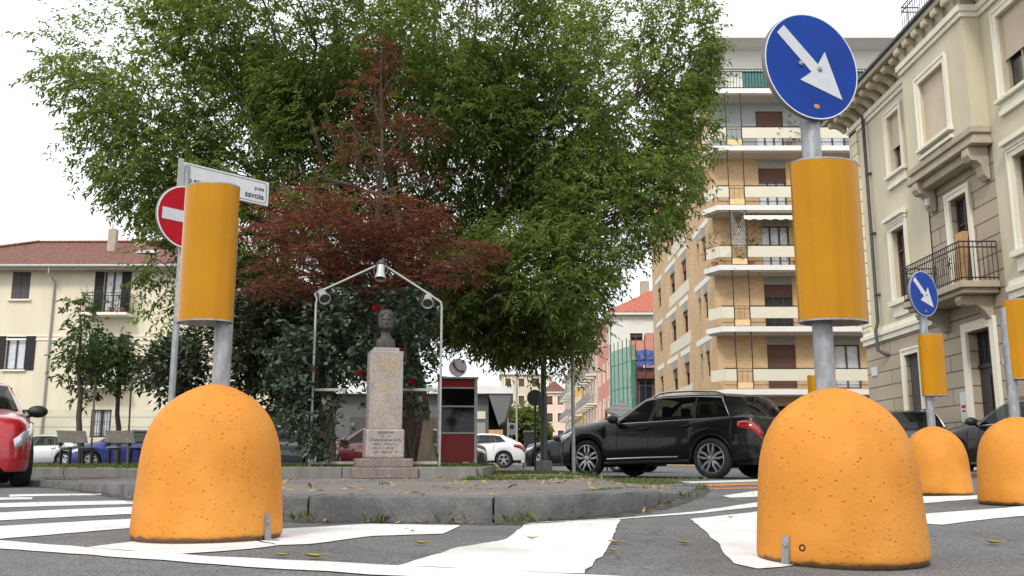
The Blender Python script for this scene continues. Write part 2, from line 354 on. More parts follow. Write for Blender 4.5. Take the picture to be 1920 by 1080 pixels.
MT['terracotta'] = M('terracotta_pot', (.30, .11, .06), .8, var=.2, scale=8)
MT['awning'] = M('striped_canvas', hexc(222, 220, 208), .8, var=.05)
MT['carton'] = M('cardboard', (.52, .30, .13), .85, var=.15, scale=6)
MT['plank'] = M('bare_board', (.22, .17, .11), .8, var=.25, scale=9, streak=True)
def net():
    m, t, p, o = base('green_netting')
    c = ramp(t, noise(t, coords(t, scale=(1, 1, .3)), 2, 5), [(.3, (.02, .16, .10)), (.7, (.05, .30, .19))])
    t.links.new(c, p.inputs['Base Color']); p.inputs['Roughness'].default_value = .8
    tr = t.nodes.new('ShaderNodeBsdfTransparent'); mx = t.nodes.new('ShaderNodeMixShader'); mx.inputs[0].default_value = .32
    t.links.new(p.outputs[0], mx.inputs[1]); t.links.new(tr.outputs[0], mx.inputs[2]); t.links.new(mx.outputs[0], o.inputs[0])
    return m
MT['net'] = net()
def glass(name, tint, thru):
    m, t, p, o = base(name)
    p.inputs['Base Color'].default_value = (.008, .009, .009, 1); p.inputs['Roughness'].default_value = .04; p.inputs['Specular IOR Level'].default_value = .6
    f = noise(t, coords(t), 2.0, 3)
    r = t.nodes.new('ShaderNodeMapRange'); r.inputs[3].default_value = .03; r.inputs[4].default_value = .06; t.links.new(f, r.inputs[0]); t.links.new(r.outputs[0], p.inputs['Roughness'])
    tr = t.nodes.new('ShaderNodeBsdfTransparent'); tr.inputs[0].default_value = (*tint, 1)
    mx = t.nodes.new('ShaderNodeMixShader'); mx.inputs[0].default_value = thru
    t.links.new(p.outputs[0], mx.inputs[1]); t.links.new(tr.outputs[0], mx.inputs[2]); t.links.new(mx.outputs[0], o.inputs[0])
    return m
MT['carglass'] = glass('tinted_car_glass', (.5, .56, .54), .55)
MT['darkglass'] = glass('privacy_glass', (.22, .24, .24), .3)
MT['boothglass'] = glass('booth_glass', (.3, .32, .3), .4)
MT['taillight'] = M('red_lens', (.30, .008, .012), .12, var=.3, scale=14, coat=1)
MT['headlight'] = M('clear_lens', (.52, .54, .56), .08, .3, var=.35, scale=12, coat=1)
def paintm(name, col, metal=.2, coat=1):
    m, t, p, o = base(name)
    c = ramp(t, noise(t, coords(t), 1.3, 4), [(.3, sc(col, .94)), (.7, sc(col, 1.06))])
    t.links.new(c, p.inputs['Base Color']); p.inputs['Metallic'].default_value = metal; p.inputs['Roughness'].default_value = .32
    p.inputs['Coat Weight'].default_value = coat; p.inputs['Specular IOR Level'].default_value = .5 * coat; p.inputs['Coat Roughness'].default_value = .05
    return m
# ---------------------------------------------------------------- mesh builder
class MB:
    def __init__(s, T=None):
        s.v = []; s.f = []; s.mi = []; s.T = T; s.cur = 0
    def add(s, vs, fs):
        b = len(s.v)
        for v in vs:
            v = Vector(v)
            if s.T: v = Vector(s.T(v))
            s.v.append(v)
        for f in fs: s.f.append([b + i for i in f]); s.mi.append(s.cur)
        return s
    def box(s, x0, x1, y0, y1, z0, z1):
        vs = [(x, y, z) for z in (z0, z1) for y in (y0, y1) for x in (x0, x1)]
        return s.add(vs, [(0, 2, 3, 1), (4, 5, 7, 6), (0, 1, 5, 4), (2, 6, 7, 3), (0, 4, 6, 2), (1, 3, 7, 5)])
    def prism(s, pts, y0, y1):
        n = len(pts)
        vs = [(x, y0, z) for x, z in pts] + [(x, y1, z) for x, z in pts]
        fs = [list(range(n)), list(range(2 * n - 1, n - 1, -1))] + [(i, n + i, n + (i + 1) % n, (i + 1) % n) for i in range(n)]
        return s.add(vs, fs)
    def slab(s, pts, z0, z1):
        n = len(pts)
        vs = [(x, y, z0) for x, y in pts] + [(x, y, z1) for x, y in pts]
        fs = [list(range(n))[::-1], list(range(n, 2 * n))] + [(i, (i + 1) % n, n + (i + 1) % n, n + i) for i in range(n)]
        return s.add(vs, fs)
    def quad(s, a, b, c, d): return s.add([a, b, c, d], [(0, 1, 2, 3)])
    def tube(s, path, r, n=8, caps=True):
        P = [Vector(p) for p in path]; k = len(P)
        rs = r if isinstance(r, (list, tuple)) else [r] * k
        vs = []; fs = []
        up = None
        for i in range(k):
            d = (P[min(i + 1, k - 1)] - P[max(i - 1, 0)])
            if d.length < 1e-9: d = Vector((0, 0, 1))
            d.normalize()
            if up is None:
                a = Vector((0, 0, 1)) if abs(d.z) < .9 else Vector((1, 0, 0))
                up = d.cross(a).normalized()
            else:
                up = (up - d * up.dot(d))
                up = up.normalized() if up.length > 1e-6 else d.orthogonal().normalized()
            q = d.cross(up)
            for j in range(n):
                a = 2 * math.pi * j / n
                vs.append(P[i] + (up * math.cos(a) + q * math.sin(a)) * rs[i])
        for i in range(k - 1):
            for j in range(n):
                j2 = (j + 1) % n
                fs.append((i * n + j, i * n + j2, (i + 1) * n + j2, (i + 1) * n + j))
        if caps: fs += [list(range(n))[::-1], list(range((k - 1) * n, k * n))]
        return s.add(vs, fs)
    def lathe(s, prof, n=32, c=(0, 0, 0), sx=1, sy=1, axis='z', caps=True):
        vs = []; fs = []
        for r, z in prof:
            for j in range(n):
                a = 2 * math.pi * j / n
                x, y = r * math.cos(a) * sx, r * math.sin(a) * sy
                p = (x, y, z) if axis == 'z' else (x, z, y)
                vs.append((p[0] + c[0], p[1] + c[1], p[2] + c[2]))
        k = len(prof)
        for i in range(k - 1):
            for j in range(n):
                j2 = (j + 1) % n
                fs.append((i * n + j, i * n + j2, (i + 1) * n + j2, (i + 1) * n + j))
        if caps:
            if prof[0][0] > 1e-6: fs.append(list(range(n))[::-1])
            if prof[-1][0] > 1e-6: fs.append(list(range((k - 1) * n, k * n)))
        return s.add(vs, fs)
    def ell(s, c, r, n=12):
        pr = [(max(1e-5, math.sin(math.pi * i / n)), -math.cos(math.pi * i / n)) for i in range(n + 1)]
        b = len(s.v); m = MB(); m.lathe(pr, 2 * n)
        return s.add([(v.x * r[0] + c[0], v.y * r[1] + c[1], v.z * r[2] + c[2]) for v in m.v], m.f)
    def build(s, name, mat, parent=None, smooth=None, bevel=0, seg=2, weld=False):
        me = bpy.data.meshes.new(name)
        me.from_pydata([tuple(v) for v in s.v], [], s.f)
        mats = mat if isinstance(mat, (list, tuple)) else [mat]
        for m_ in mats: me.materials.append(MT[m_] if isinstance(m_, str) else m_)
        if len(mats) > 1: me.polygons.foreach_set('material_index', s.mi)
        bm = bmesh.new(); bm.from_mesh(me)
        if weld: bmesh.ops.remove_doubles(bm, verts=bm.verts, dist=1e-5)
        bmesh.ops.recalc_face_normals(bm, faces=bm.faces)
        if bevel:
            ed = [e for e in bm.edges if len(e.link_faces) == 2 and e.calc_face_angle(0) > R(25)]
            bmesh.ops.bevel(bm, geom=ed, offset=bevel, segments=seg, profile=.5, affect='EDGES', clamp_overlap=True)
        bm.to_mesh(me); bm.free()
        if smooth:
            me.shade_smooth(); me.set_sharp_from_angle(angle=R(smooth))
        o = bpy.data.objects.new(name, me); COL.objects.link(o)
        if parent: o.parent = parent
        return o
def tag(o, label=None, cat=None, group=None, kind=None):
    if label: o['label'] = label
    if cat: o['category'] = cat
    if group: o['group'] = group
    if kind: o['kind'] = kind
    return o
def thing(name, label, cat, loc=(0, 0, 0), rz=0, group=None):
    o = bpy.data.objects.new(name, None); COL.objects.link(o)
    o.location = loc; o.rotation_euler = (0, 0, rz); o.empty_display_size = .2
    return tag(o, label, cat, group)
def copy_tree(o, parent=None):
    c = o.copy(); COL.objects.link(c)
    if parent: c.parent = parent
    for ch in list(o.children): copy_tree(ch, c)
    return c
def text_mesh(s, size, name, mat, parent, M4, align='LEFT', ext=.0015):
    cu = bpy.data.curves.new(name, 'FONT'); cu.body = s; cu.size = size; cu.extrude = ext; cu.align_x = align; cu.offset = size * .012
    o = bpy.data.objects.new(name, cu); COL.objects.link(o)
    dg = bpy.context.evaluated_depsgraph_get()
    me = bpy.data.meshes.new_from_object(o.evaluated_get(dg))
    bpy.data.objects.remove(o); bpy.data.curves.remove(cu)
    me.transform(M4); me.materials.clear(); me.materials.append(MT[mat])
    o = bpy.data.objects.new(name, me); COL.objects.link(o); o.parent = parent
    return o
FLAT = Matrix.Rotation(R(90), 4, 'X')   # text plane -> upright, facing -y
# ================================================================ GROUND
def grid_sheet(name, xs, ys, zf, mat):
    nx, ny = len(xs), len(ys)
    vs = [(x, y, zf(x, y)) for y in ys for x in xs]
    fs = [(j * nx + i, j * nx + i + 1, (j + 1) * nx + i + 1, (j + 1) * nx + i) for j in range(ny - 1) for i in range(nx - 1)]
    m = MB(); m.v = [Vector(v) for v in vs]; m.f = fs; m.mi = [0] * len(fs)
    return m.build(name, mat, smooth=60)
xs = [-900, -300, -100, -40, -20, -12] + list(np.arange(-9, 9.01, .15)) + [12, 20, 40, 100, 300, 900]
ys = [-60, -20, -6, -2] + list(np.arange(.3, 14.01, .15)) + [16, 20, 30, 50, 90, 150, 300, 900, 2000]
tag(grid_sheet('road', [float(x) for x in xs], [float(y) for y in ys], gz, 'asphalt'), kind='structure')
def marking(pix, name='road_marking', mat='paint', dz=.004, seed=0):
    bm = bmesh.new()
    r = random.Random(seed)
    vs = [bm.verts.new((gp(*p).x, gp(*p).y, 0)) for p in pix]
    bm.faces.new(vs)
    bmesh.ops.triangulate(bm, faces=bm.faces)
    for _ in range(5):
        ed = [e for e in bm.edges if e.calc_length() > .16]
        if not ed: break
        bmesh.ops.subdivide_edges(bm, edges=ed, cuts=1)
        bmesh.ops.triangulate(bm, faces=[f for f in bm.faces if len(f.verts) > 3])
    for v in bm.verts:
        if any(len(e.link_faces) == 1 for e in v.link_edges):
            v.co.x += r.uniform(-1, 1) * .008; v.co.y += r.uniform(-1, 1) * .010
        v.co.z = gz(v.co.x, v.co.y) + dz
    bmesh.ops.recalc_face_normals(bm, faces=bm.faces)
    for f in bm.faces:
        if f.normal.z < 0: f.normal_flip()
    me = bpy.data.meshes.new(name); bm.to_mesh(me); bm.free()
    me.materials.append(MT[mat])
    o = bpy.data.objects.new(name, me); COL.objects.link(o)
    return tag(o, kind='structure')
MARKS = [
    [(-260, 936), (60, 933), (60, 937), (-260, 941)],
    [(18, 928), (190, 926), (190, 929), (18, 932)],
    [(-300, 951), (262, 939), (262, 946), (-300, 960)],
    [(-300, 974), (262, 951), (262, 964), (-300, 990)],
    [(-300, 1003), (262, 973), (262, 990), (-300, 1035)],
    [(-200, 1000), (0, 1015), (280, 1037), (400, 1045), (747, 1063), (1050, 1077), (1240, 1087), (1190, 1105), (698, 1079), (400, 1060), (280, 1050), (0, 1030), (-200, 1016)],
    [(160, 1028), (255, 1016), (420, 1004), (522, 1024), (470, 1031), (340, 1040.5)],
    [(470, 992), (522, 993), (692, 983), (866, 986), (833, 1002), (703, 1006), (579, 1022), (524, 1023.5), (424, 1003.5)],
    [(988, 982), (1164, 975), (1142, 1028), (1091, 1077), (1050, 1076.6), (747, 1062.5), (860, 1028), (952, 1012)],
    [(1294, 974), (1420, 960.5), (1560, 950), (1620, 1000), (1560, 1050), (1424, 1068), (1375, 1058), (1343, 1017)],
    [(870, 985.6), (988, 981), (1164, 972.5), (1300, 960.5), (1420, 943), (1560, 933), (1560, 939), (1420, 951), (1300, 964), (1164, 974.4), (988, 981.6)],
    [(1355, 930), (1420, 921), (1560, 916), (1560, 924), (1420, 932), (1370, 934)],
    [(1600, 942), (1718, 932), (1860, 928), (1930, 925), (1930, 930), (1845, 936), (1720, 945), (1600, 952)],
    [(1640, 978), (1722, 966), (1925, 949), (2060, 940), (2060, 954), (1925, 968), (1770, 985), (1700, 982)],
]
for i, mk in enumerate(MARKS): marking(mk, seed=i)
MT['orange'] = M('orange_road_paint', (.48, .20, .05), .85, var=.35, scale=9)
marking([(1310, 909), (1430, 905), (1560, 903), (1560, 906), (1430, 909), (1330, 912)], mat='orange', seed=40)
marking([(1320, 916), (1430, 913.5), (1560, 911), (1560, 913), (1430, 916), (1340, 918)], mat='orange', seed=41)
marking([(1180, 902), (1300, 903), (1430, 899), (1560, 897), (1560, 900), (1430, 903), (1300, 906.5), (1180, 904)], seed=42)
# ---------------------------------------------------------------- traffic island
kp = [(48, 912), (95, 914.5), (137, 917), (190, 925), (255, 937), (330, 953), (430, 968), (530, 976), (620, 977.5), (715, 978.5), (840, 980.5), (967, 981.5), (1070, 975), (1150, 966), (1205, 956), (1255, 943), (1290, 931), (1306, 920), (1300, 910)]
KP = [gp(x, y, 0) for x, y in kp]
OUT = [(p.x, p.y) for p in KP] + [(2.05, 14.6), (1.75, 15.9), (1.0, 17.2), (.45, 19.2), (.3, 23.5), (-12, 23.5), (-12, 16.8), (-6.0, 16.2)]
def zi(x, y=0):
    t = min(1, max(0, (x - .65) / 1.15)); t = t * t * (3 - 2 * t)
    q = min(1, max(0, (-3.2 - x) / 2.2)); q = q * q * (3 - 2 * q)
    return .136 - .105 * t - .06 * q
def offset_in(poly, d):
    n = len(poly); res = []
    for i in range(n):
        a = Vector(poly[i - 1]); b = Vector(poly[i]); c = Vector(poly[(i + 1) % n])
        t = ((b - a).normalized() + (c - b).normalized()).normalized()
        nrm = Vector((-t.y, t.x))
        res.append(b + nrm * d)
    return res
area = sum(OUT[i - 1][0] * OUT[i][1] - OUT[i][0] * OUT[i - 1][1] for i in range(len(OUT)))
sgn = 1 if area > 0 else -1
INN = offset_in(OUT, sgn * .16)
bm = bmesh.new(); bm.faces.new([bm.verts.new((p[0], p[1], 0)) for p in INN]); bmesh.ops.triangulate(bm, faces=bm.faces)
for cut in list(np.arange(.5, 2.0, .15)) + list(np.arange(-5.4, -3, .3)):
    bmesh.ops.bisect_plane(bm, geom=bm.verts[:] + bm.edges[:] + bm.faces[:], plane_co=(float(cut), 0, 0), plane_no=(1, 0, 0))
for v in bm.verts: v.co.z = zi(v.co.x)
bmesh.ops.recalc_face_normals(bm, faces=bm.faces)
me = bpy.data.meshes.new('island_pavement'); bm.to_mesh(me); bm.free(); me.materials.append(MT['paver'])
isl = bpy.data.objects.new('island_pavement', me); COL.objects.link(isl); tag(isl, kind='structure')
m = MB(); NG = offset_in(OUT, -sgn * .16); n_ = len(KP)
V = []
for i in range(n_ - 1):
    for k in range(8):
        t = k / 8
        for a, b in ((Vector(OUT[i]), Vector(OUT[i + 1])), (NG[i], NG[i + 1])):
            q = a.lerp(b, t); V.append((q.x, q.y, gz(q.x, q.y) + .0075))
m.add(V, [(2 * i, 2 * i + 2, 2 * i + 3, 2 * i + 1) for i in range(len(V) // 2 - 1)])
tag(m.build('gutter_grime', 'grime'), kind='structure')
# kerb stones: one swept section with open joints
def kerb_stones(poly, joints_every, z=.142, depth=.25, name='kerb', closed=True):
    n = len(poly); m = MB(); r = random.Random(3)
    pts = [Vector((p[0], p[1], 0)) for p in poly]
    dense = []
    for i in range(n if closed else n - 1):
        a, b = pts[i], pts[(i + 1) % n]; k = max(1, int((b - a).length / .1))
        k = min(k, 60)
        for j in range(k): dense.append(a.lerp(b, j / k))
    # smooth
    D = np.array([[p.x, p.y] for p in dense])
    prof = [(0, -.12), (.0, .08), (.003, z - .016), (.009, z - .004), (.022, z), (depth, z + .001), (depth, -.12)]
    T = np.roll(D, -1, 0) - np.roll(D, 1, 0); T /= np.linalg.norm(T, axis=1)[:, None] + 1e-9
    N = np.stack([-T[:, 1], T[:, 0]], 1) * sgn
    seg = np.linalg.norm(np.roll(D, -1, 0) - D, axis=1); cum = np.concatenate([[0], np.cumsum(seg)[:-1]])
    start = 0; nd = len(D); acc = 0; i = 0
    while i < nd - 1:
        Ls = joints_every * r.uniform(.9, 1.12); j = i
        while j < nd - 1 and cum[j] - cum[i] < Ls: j += 1
        rows = []; dzs = r.uniform(-.006, .006); dn = r.uniform(-.006, .006)
        for q in range(i, j + 1):
            p = D[q].copy()
            if q == i: p += T[q] * .007
            if q == j: p -= T[q] * .007
            edge = .012 if q in (i, j) else 0
            row = []
            for k, (d_, z_) in enumerate(prof):
                dd = d_ + dn + (edge if k < 5 else 0) + (r.uniform(-.005, .005) if 0 < k < 5 else 0)
                zz = z_ + (dzs if k > 1 else 0) - (edge * .6 if 2 <= k <= 4 else 0) + (r.uniform(-.003, .003) if 0 < k < 5 else 0)
                if k > 0 and z_ > .03: zz += zi(p[0] + N[q, 0] * dd) - .136
                row.append((p[0] + N[q, 0] * dd, p[1] + N[q, 1] * dd, zz))
            rows.append(row)
        kf = len(prof); vs = [v for row in rows for v in row]; fs = []
        for a in range(len(rows) - 1):
            for b in range(kf - 1): fs.append((a * kf + b, (a + 1) * kf + b, (a + 1) * kf + b + 1, a * kf + b + 1))
        fs.append(list(range(kf))); fs.append(list(range((len(rows) - 1) * kf, len(rows) * kf)))
        m.add(vs, fs); i = j
    return m.build(name, 'kerb', smooth=28)
tag(kerb_stones(OUT, 1.05), kind='structure')
# ---------------------------------------------------------------- garden
GARD = [(-.42, 10.98), (-2.72, 10.98), (-4.6, 12.9), (-7.2, 16.9), (-11.6, 17.2), (-11.6, 23), (-.4, 23)]
m = MB(); m.add([(x, y, .215) for x, y in GARD], [list(range(len(GARD)))])
tag(m.build('garden_soil', 'soil'), kind='structure')
low = thing('garden_wall', 'low grey stone wall edging the garden bed either side of the bust pedestal', 'wall', (-1.5, 10.85, .136))
def lowwall(pts, h, t):
    m = MB()
    for (a, b) in zip(pts[:-1], pts[1:]):
        a, b = Vector((*a, 0)), Vector((*b, 0)); d = (b - a); n = max(1, round(d.length / .8)); u = d.normalized(); q = Vector((-u.y, u.x, 0)) * t / 2
        for k in range(n):
            p0 = a + d * k / n + u * .004; p1 = a + d * (k + 1) / n - u * .004
            m.slab([(p0 - q).xy, (p1 - q).xy, (p1 + q).xy, (p0 + q).xy], -.15, h)
    return m
W = lambda x, y: (x + 1.5, y - 10.85)
lowwall([W(-.40, 10.9), W(-2.7, 10.9)], .13, .16).build('wall', 'stonewall', low, bevel=.008)
lowwall([W(-.42, 10.99), W(-.35, 16.5)], .12, .16).build('wall', 'stonewall', low, bevel=.008)
lowwall([W(-2.76, 10.96), W(-4.6, 12.85), W(-7.2, 16.85), W(-11.6, 17.15)], .07, .12).build('border_stone', 'stonewall', low, bevel=.008)
# ================================================================ BOLLARDS
PROF = [(.30, 0), (.312, .006), (.322, .03), (.322, .05), (.317, .14), (.311, .22), (.306, .29), (.302, .345), (.296, .39), (.288, .43), (.276, .47), (.259, .51), (.236, .548), (.205, .585), (.168, .616), (.125, .643), (.08, .664), (.046, .675), (0.0001, .683)]
def arrow_pts(k):
    A = [(-.205, .026), (.018, .026), (.004, .098), (.200, 0), (.004, -.098), (.018, -.026), (-.205, -.026)]
    c, s = math.cos(R(-43)), math.sin(R(-43))
    return [((x * c - y * s - .002) * k, (x * s + y * c + .004) * k) for x, y in A]
def sign_disc(root, z, phi, x=0, y=-.075, rad=.236):
    T = Matrix.Rotation(phi, 4, 'Z')
    def tf(v): return (T @ v) + Vector((x, y, z))
    d = MB(tf); d.lathe([(rad - .002, 0.001), (rad, .004), (rad, .022), (rad - .004, .026)], 64, axis='y')
    o = d.build('sign_disc', 'signback', root, smooth=40)
    f = MB(tf); f.lathe([(rad - .007, 0), (rad - .007, -.0015)], 64, axis='y'); f.build('face', 'signblue', o)
    f = MB(tf)
    n = 64; vs = []
    for j in range(n):
        a = 2 * math.pi * j / n
        for r_ in (rad - .007, rad - .0015): vs.append((r_ * math.cos(a), -.001, r_ * math.sin(a)))
    f.add(vs, [(2 * j, 2 * ((j + 1) % n), 2 * ((j + 1) % n) + 1, 2 * j + 1) for j in range(n)]); f.build('border', 'signwhite', o)
    f = MB(tf); f.prism(arrow_pts(1.0 * rad / .236), -.004, -.0017); f.build('arrow', 'signgrey', o)
    for bx, bz in ((-.060, .002), (.036, -.010)):
        f = MB(tf); f.lathe([(.011, -.0042), (.010, -.009), (.004, -.012)], 12, (bx, 0, bz), axis='y'); f.build('bolt', 'galv', o)
    f = MB(tf); f.lathe([(.013, -.002), (.011, -.003)], 10, (.012, 0, -.178), axis='y', sx=1.2, sy=.8); f.build('sticker_remnant', 'rust', o)
    f = MB(tf); f.box(-.05, .05, .026, .075, -.02, .02); f.build('clamp', 'galv', o)
def bollard(label, loc, rz, sleeve_w, sleeve_d, sleeve_off, pole_off, pole_top, sign_phi=None, br_ang=(214,), sz=(.955, 1.615), hole=False, lean=0):
    b = thing('bollard', label, 'bollard', loc, 0, 'yellow concrete bollards at the crossing')
    m = MB(); m.lathe(PROF, 72); m.build('concrete_body', 'bollard', b, smooth=60)
    px, py = pole_off
    p = MB(); p.tube([(px, py, .66), (px, py, pole_top)], .040, 24); p.build('pole', 'galv', b, smooth=50)
    z0, z1 = sz; sx, sy = sleeve_off
    def ring(r_, z, sgn_=1): return r_, z
    q = MB(lambda v: (Matrix.Rotation(rz, 3, 'Z') @ v) + Vector((sx, sy, 0)))
    q.lathe([(1, z0), (1, z1)], 64, sx=sleeve_w / 2, sy=sleeve_d / 2, caps=False)
    so_ = q.build('reflective_sleeve', 'sleeve', b, smooth=60)
    q = MB(lambda v: (Matrix.Rotation(rz, 3, 'Z') @ v) + Vector((sx, sy, 0)))
    e = .0025
    q.lathe([(1 - .018, z1 + .001), (1 + .006, z1 + .003), (1 + .006, z1 - .004)], 64, sx=sleeve_w / 2, sy=sleeve_d / 2, caps=False)
    q.lathe([(1 + .006, z0 + .004), (1 + .006, z0 - .003), (1 - .018, z0 - .001), (1 - .018, z1 + .001)], 64, sx=sleeve_w / 2, sy=sleeve_d / 2, caps=False)
    q.build('sleeve_liner', 'galv', so_, smooth=60)
    for ba in br_ang:
        a = R(ba); T = Matrix.Rotation(a, 3, 'Z')
        tf = lambda v, T=T: T @ v
        m = MB(tf)
        prof = [(.330, .004), (.385, .001), (.385, .006), (.337, .010), (.322, .115), (.317, .115), (.3205, .05), (.325, .01)]
        m.prism(prof, -.016, .016); k = m.build('ground_bracket', 'galv', b, bevel=.001)
        m = MB(tf); m.lathe([(.009, 0), (.009, .006), (.004, .009)], 8); 
        Rm = T @ Matrix.Rotation(R(90), 3, 'Y')
        m = MB(lambda v, Rm=Rm, T=T: (Rm @ v) + T @ Vector((.3255, 0, .08))); m.lathe([(.010, 0), (.010, .006), (.004, .009)], 8); m.build('bolt', 'galv', k)
    if hole:
        a = R(hole); T = Matrix.Rotation(a, 3, 'Z'); Rm = T @ Matrix.Rotation(R(88), 3, 'Y')
        m = MB(lambda v: (Rm @ v) + T @ Vector((.3185, 0, .075))); m.lathe([(.014, 0), (.013, .003), (.008, .003), (.006, .0005), (.0001, .0005)], 16); m.build('fixing_socket', 'iron', b, smooth=40)
    if sign_phi is not None: sign_disc(b, 2.03, sign_phi, px, py - .07)
    return b
bollard('large yellow bollard at the left whose pole carries a sleeve but no blue disc', (-1.345, 4.25, gz(-1.345, 4.25)), R(-16), .262, .20, (-.058, -.03), (.022, .0), 1.45, None, (-24, 100), (.958, 1.594))
bollard('nearest yellow bollard with the large blue arrow disc above its yellow sleeve', (1.29, 3.78, -.052), R(12), .295, .20, (.022, -.01), (-.022, 0), 2.2, R(20), (214, 60), (.945, 1.615), hole=226)
bollard('smaller bollard with a blue arrow disc, standing just right of the nearest bollard', (4.26, 9.55, 0), R(10), .26, .20, (.045, -.01), (-.01, 0), 2.2, R(32), (214, 60), (.985, 1.61))
bollard('yellow bollard cut by the right frame edge, its pole beside the sleeve', (3.985, 7.45, 0), R(5), .27, .20, (.115, -.01), (-.005, 0), 1.55, None, (262, 60), (.975, 1.61))
bollard('distant bollard behind the nearest one, only its sleeve showing beside the pole', (4.69, 14.5, 0), R(5), .26, .20, (.02, -.01), (0, 0), 1.55, None, (262, 60), (.975, 1.63))
# ================================================================ NO ENTRY SIGN + STREET NAME
ps = thing('traffic_sign', 'round red no entry sign with white bar on a grey pole behind the left bollard', 'road sign', (-3.085, 8.5, .13))
m = MB(); m.tube([(0, 0, 0), (0, 0, 2.95)], .030, 16); m.build('pole', 'dkgrey' if False else 'galv', ps, smooth=50)
def tfs(phi, off): 
    T = Matrix.Rotation(phi, 3, 'Z'); o = Vector(off)
    return lambda v: T @ v + T @ o
zc = at(344, 409, 8.5).z - .13
tf = tfs(R(50), (0, -.05, zc)); rad = .30
m = MB(tf); m.lathe([(rad - .003, 0.001), (rad, .004), (rad, .022), (rad - .004, .025)], 64, axis='y'); so_ = m.build('sign_disc', 'signback', ps, smooth=40)
m = MB(tf); m.lathe([(rad - .002, 0.0008), (rad - .002, -.0006)], 64, axis='y'); m.build('border', 'signwhite', so_)
m = MB(tf); m.lathe([(rad - .016, -.0008), (rad - .016, -.002)], 64, axis='y'); m.build('face', 'signred', so_)
m = MB(tf); m.prism([(-.245, -.055), (.245, -.055), (.245, .055), (-.245, .055)], -.0035, -.0022); m.build('bar', 'signgrey', so_)
m = MB(tf); m.box(-.06, .06, .025, .06, -.02, .02); m.build('clamp', 'galv', so_)
zb = at(345, 330, 8.5).z - .13
pn = thing('street_name_sign', 'white street name plate on the no entry pole, partly hidden by the yellow sleeve', 'street sign', (-3.085, 8.5, zb + .13 - .12))
PH = R(47); tf = tfs(PH, (0, 0, 0))
m = MB(tf); m.box(-.105, -.052, -.036, -.031, -.02, .27); m.build('mounting_post', 'framepaint', pn, bevel=.004)
m = MB(tf); m.box(-.05, .89, -.012, .012, 0, .25); m.build('plate', 'white', pn, bevel=.004)
tb = MB(tf)
fr = [(.05, .022), (.93, .022), (.93, .228), (.05, .228)]
def rrect(x0, x1, z0, z1, r, n=5):
    P = []
    for cx, cz, a0 in ((x1 - r, z1 - r, 0), (x0 + r, z1 - r, 90), (x0 + r, z0 + r, 180), (x1 - r, z0 + r, 270)):
        for k in range(n + 1):
            a = R(a0 + 90 * k / n); P.append((cx + r * math.cos(a), cz + r * math.sin(a)))
    return P
A_, B_ = rrect(-.025, .865, .018, .232, .03), rrect(-.019, .859, .024, .226, .025)
n = len(A_); tb.add([(x, -.0132, z) for x, z in A_] + [(x, -.0132, z) for x, z in B_], [(i, (i + 1) % n, n + (i + 1) % n, n + i) for i in range(n)])
tb.build('border_line', 'ink', pn)
def lettering(s, size, x, z, al='LEFT'):
    M4 = Matrix.Rotation(PH, 4, 'Z') @ Matrix.Translation((x, -.0135, z)) @ FLAT
    text_mesh(s, size, 'lettering', 'ink', pn, M4, al)
lettering('p.ssa', .085, .01, .058)
lettering('p.zza', .055, .835, .145, 'RIGHT')
lettering('savoia', .088, .835, .055, 'RIGHT')
# ================================================================ MONUMENT
mz = .136
MO = thing('bust_pedestal', 'tall pink granite pedestal with faded gold lettering under the bronze bust', 'pedestal', (-1.495, 10.98, mz), R(14))
def block(name, w, d, z0, z1, mat, bev=.008):
    m = MB(); m.box(-w / 2, w / 2, -d / 2, d / 2, z0, z1); return m.build(name, mat, MO, bevel=bev)
block('lower_step', .74, .62, 0, .125, 'granite_dark', .012)
block('upper_step', .635, .54, .1255, .225, 'granite_dark', .012)
pl = block('plinth', .44, .42, .2255, .555, 'granite', .02)
sh = block('shaft', .385, .36, .5555, 1.455, 'granite', .008)
block('cap', .30, .27, 1.4555, 1.50, 'granite', .008)
def glyph_rows(parent, rows, yfront, mat, seed):
    r = random.Random(seed); m = MB()
    for z, wd, h, dn in rows:
        x = -wd / 2
        while x < wd / 2:
            cw = h * r.uniform(.45, .75)
            if r.random() < dn:
                t = h * .16; y0, y1 = yfront - .0025, yfront - .0008
                k = r.randrange(5)
                m.box(x, x + t, y0, y1, z, z + h)
                if k in (0, 1, 3): m.box(x + cw - t, x + cw, y0, y1, z, z + h)
                if k in (0, 2, 4): m.box(x + t + .0005, x + cw - t - .0005, y0, y1, z + h - t, z + h)
                if k in (1, 2): m.box(x + t + .0005, x + cw - t - .0005, y0, y1, z + h * .45, z + h * .45 + t)
                if k in (3, 4): m.box(x + t + .0005, x + cw - t - .0005, y0, y1, z, z + t)
            x += cw + h * .25
    return m.build('lettering', mat, parent)
glyph_rows(sh, [(1.36, .10, .022, .8), (1.325, .26, .026, .85), (1.275, .31, .034, .95), (1.235, .24, .026, .8), (1.15, .06, .026, .9), (1.12, .05, .022, .9), (1.03, .20, .032, .8), (.99, .18, .026, .6), (.935, .10, .024, .7), (.895, .22, .026, .55), (.80, .21, .036, .95), (.74, .12, .022, .7)], -.18, 'gold', 5)
glyph_rows(pl, [(.505, .18, .022, .9), (.465, .12, .020, .7), (.42, .36, .022, .9), (.375, .26, .022, .8), (.33, .32, .022, .8), (.285, .26, .022, .8)], -.21, 'engraved', 6)
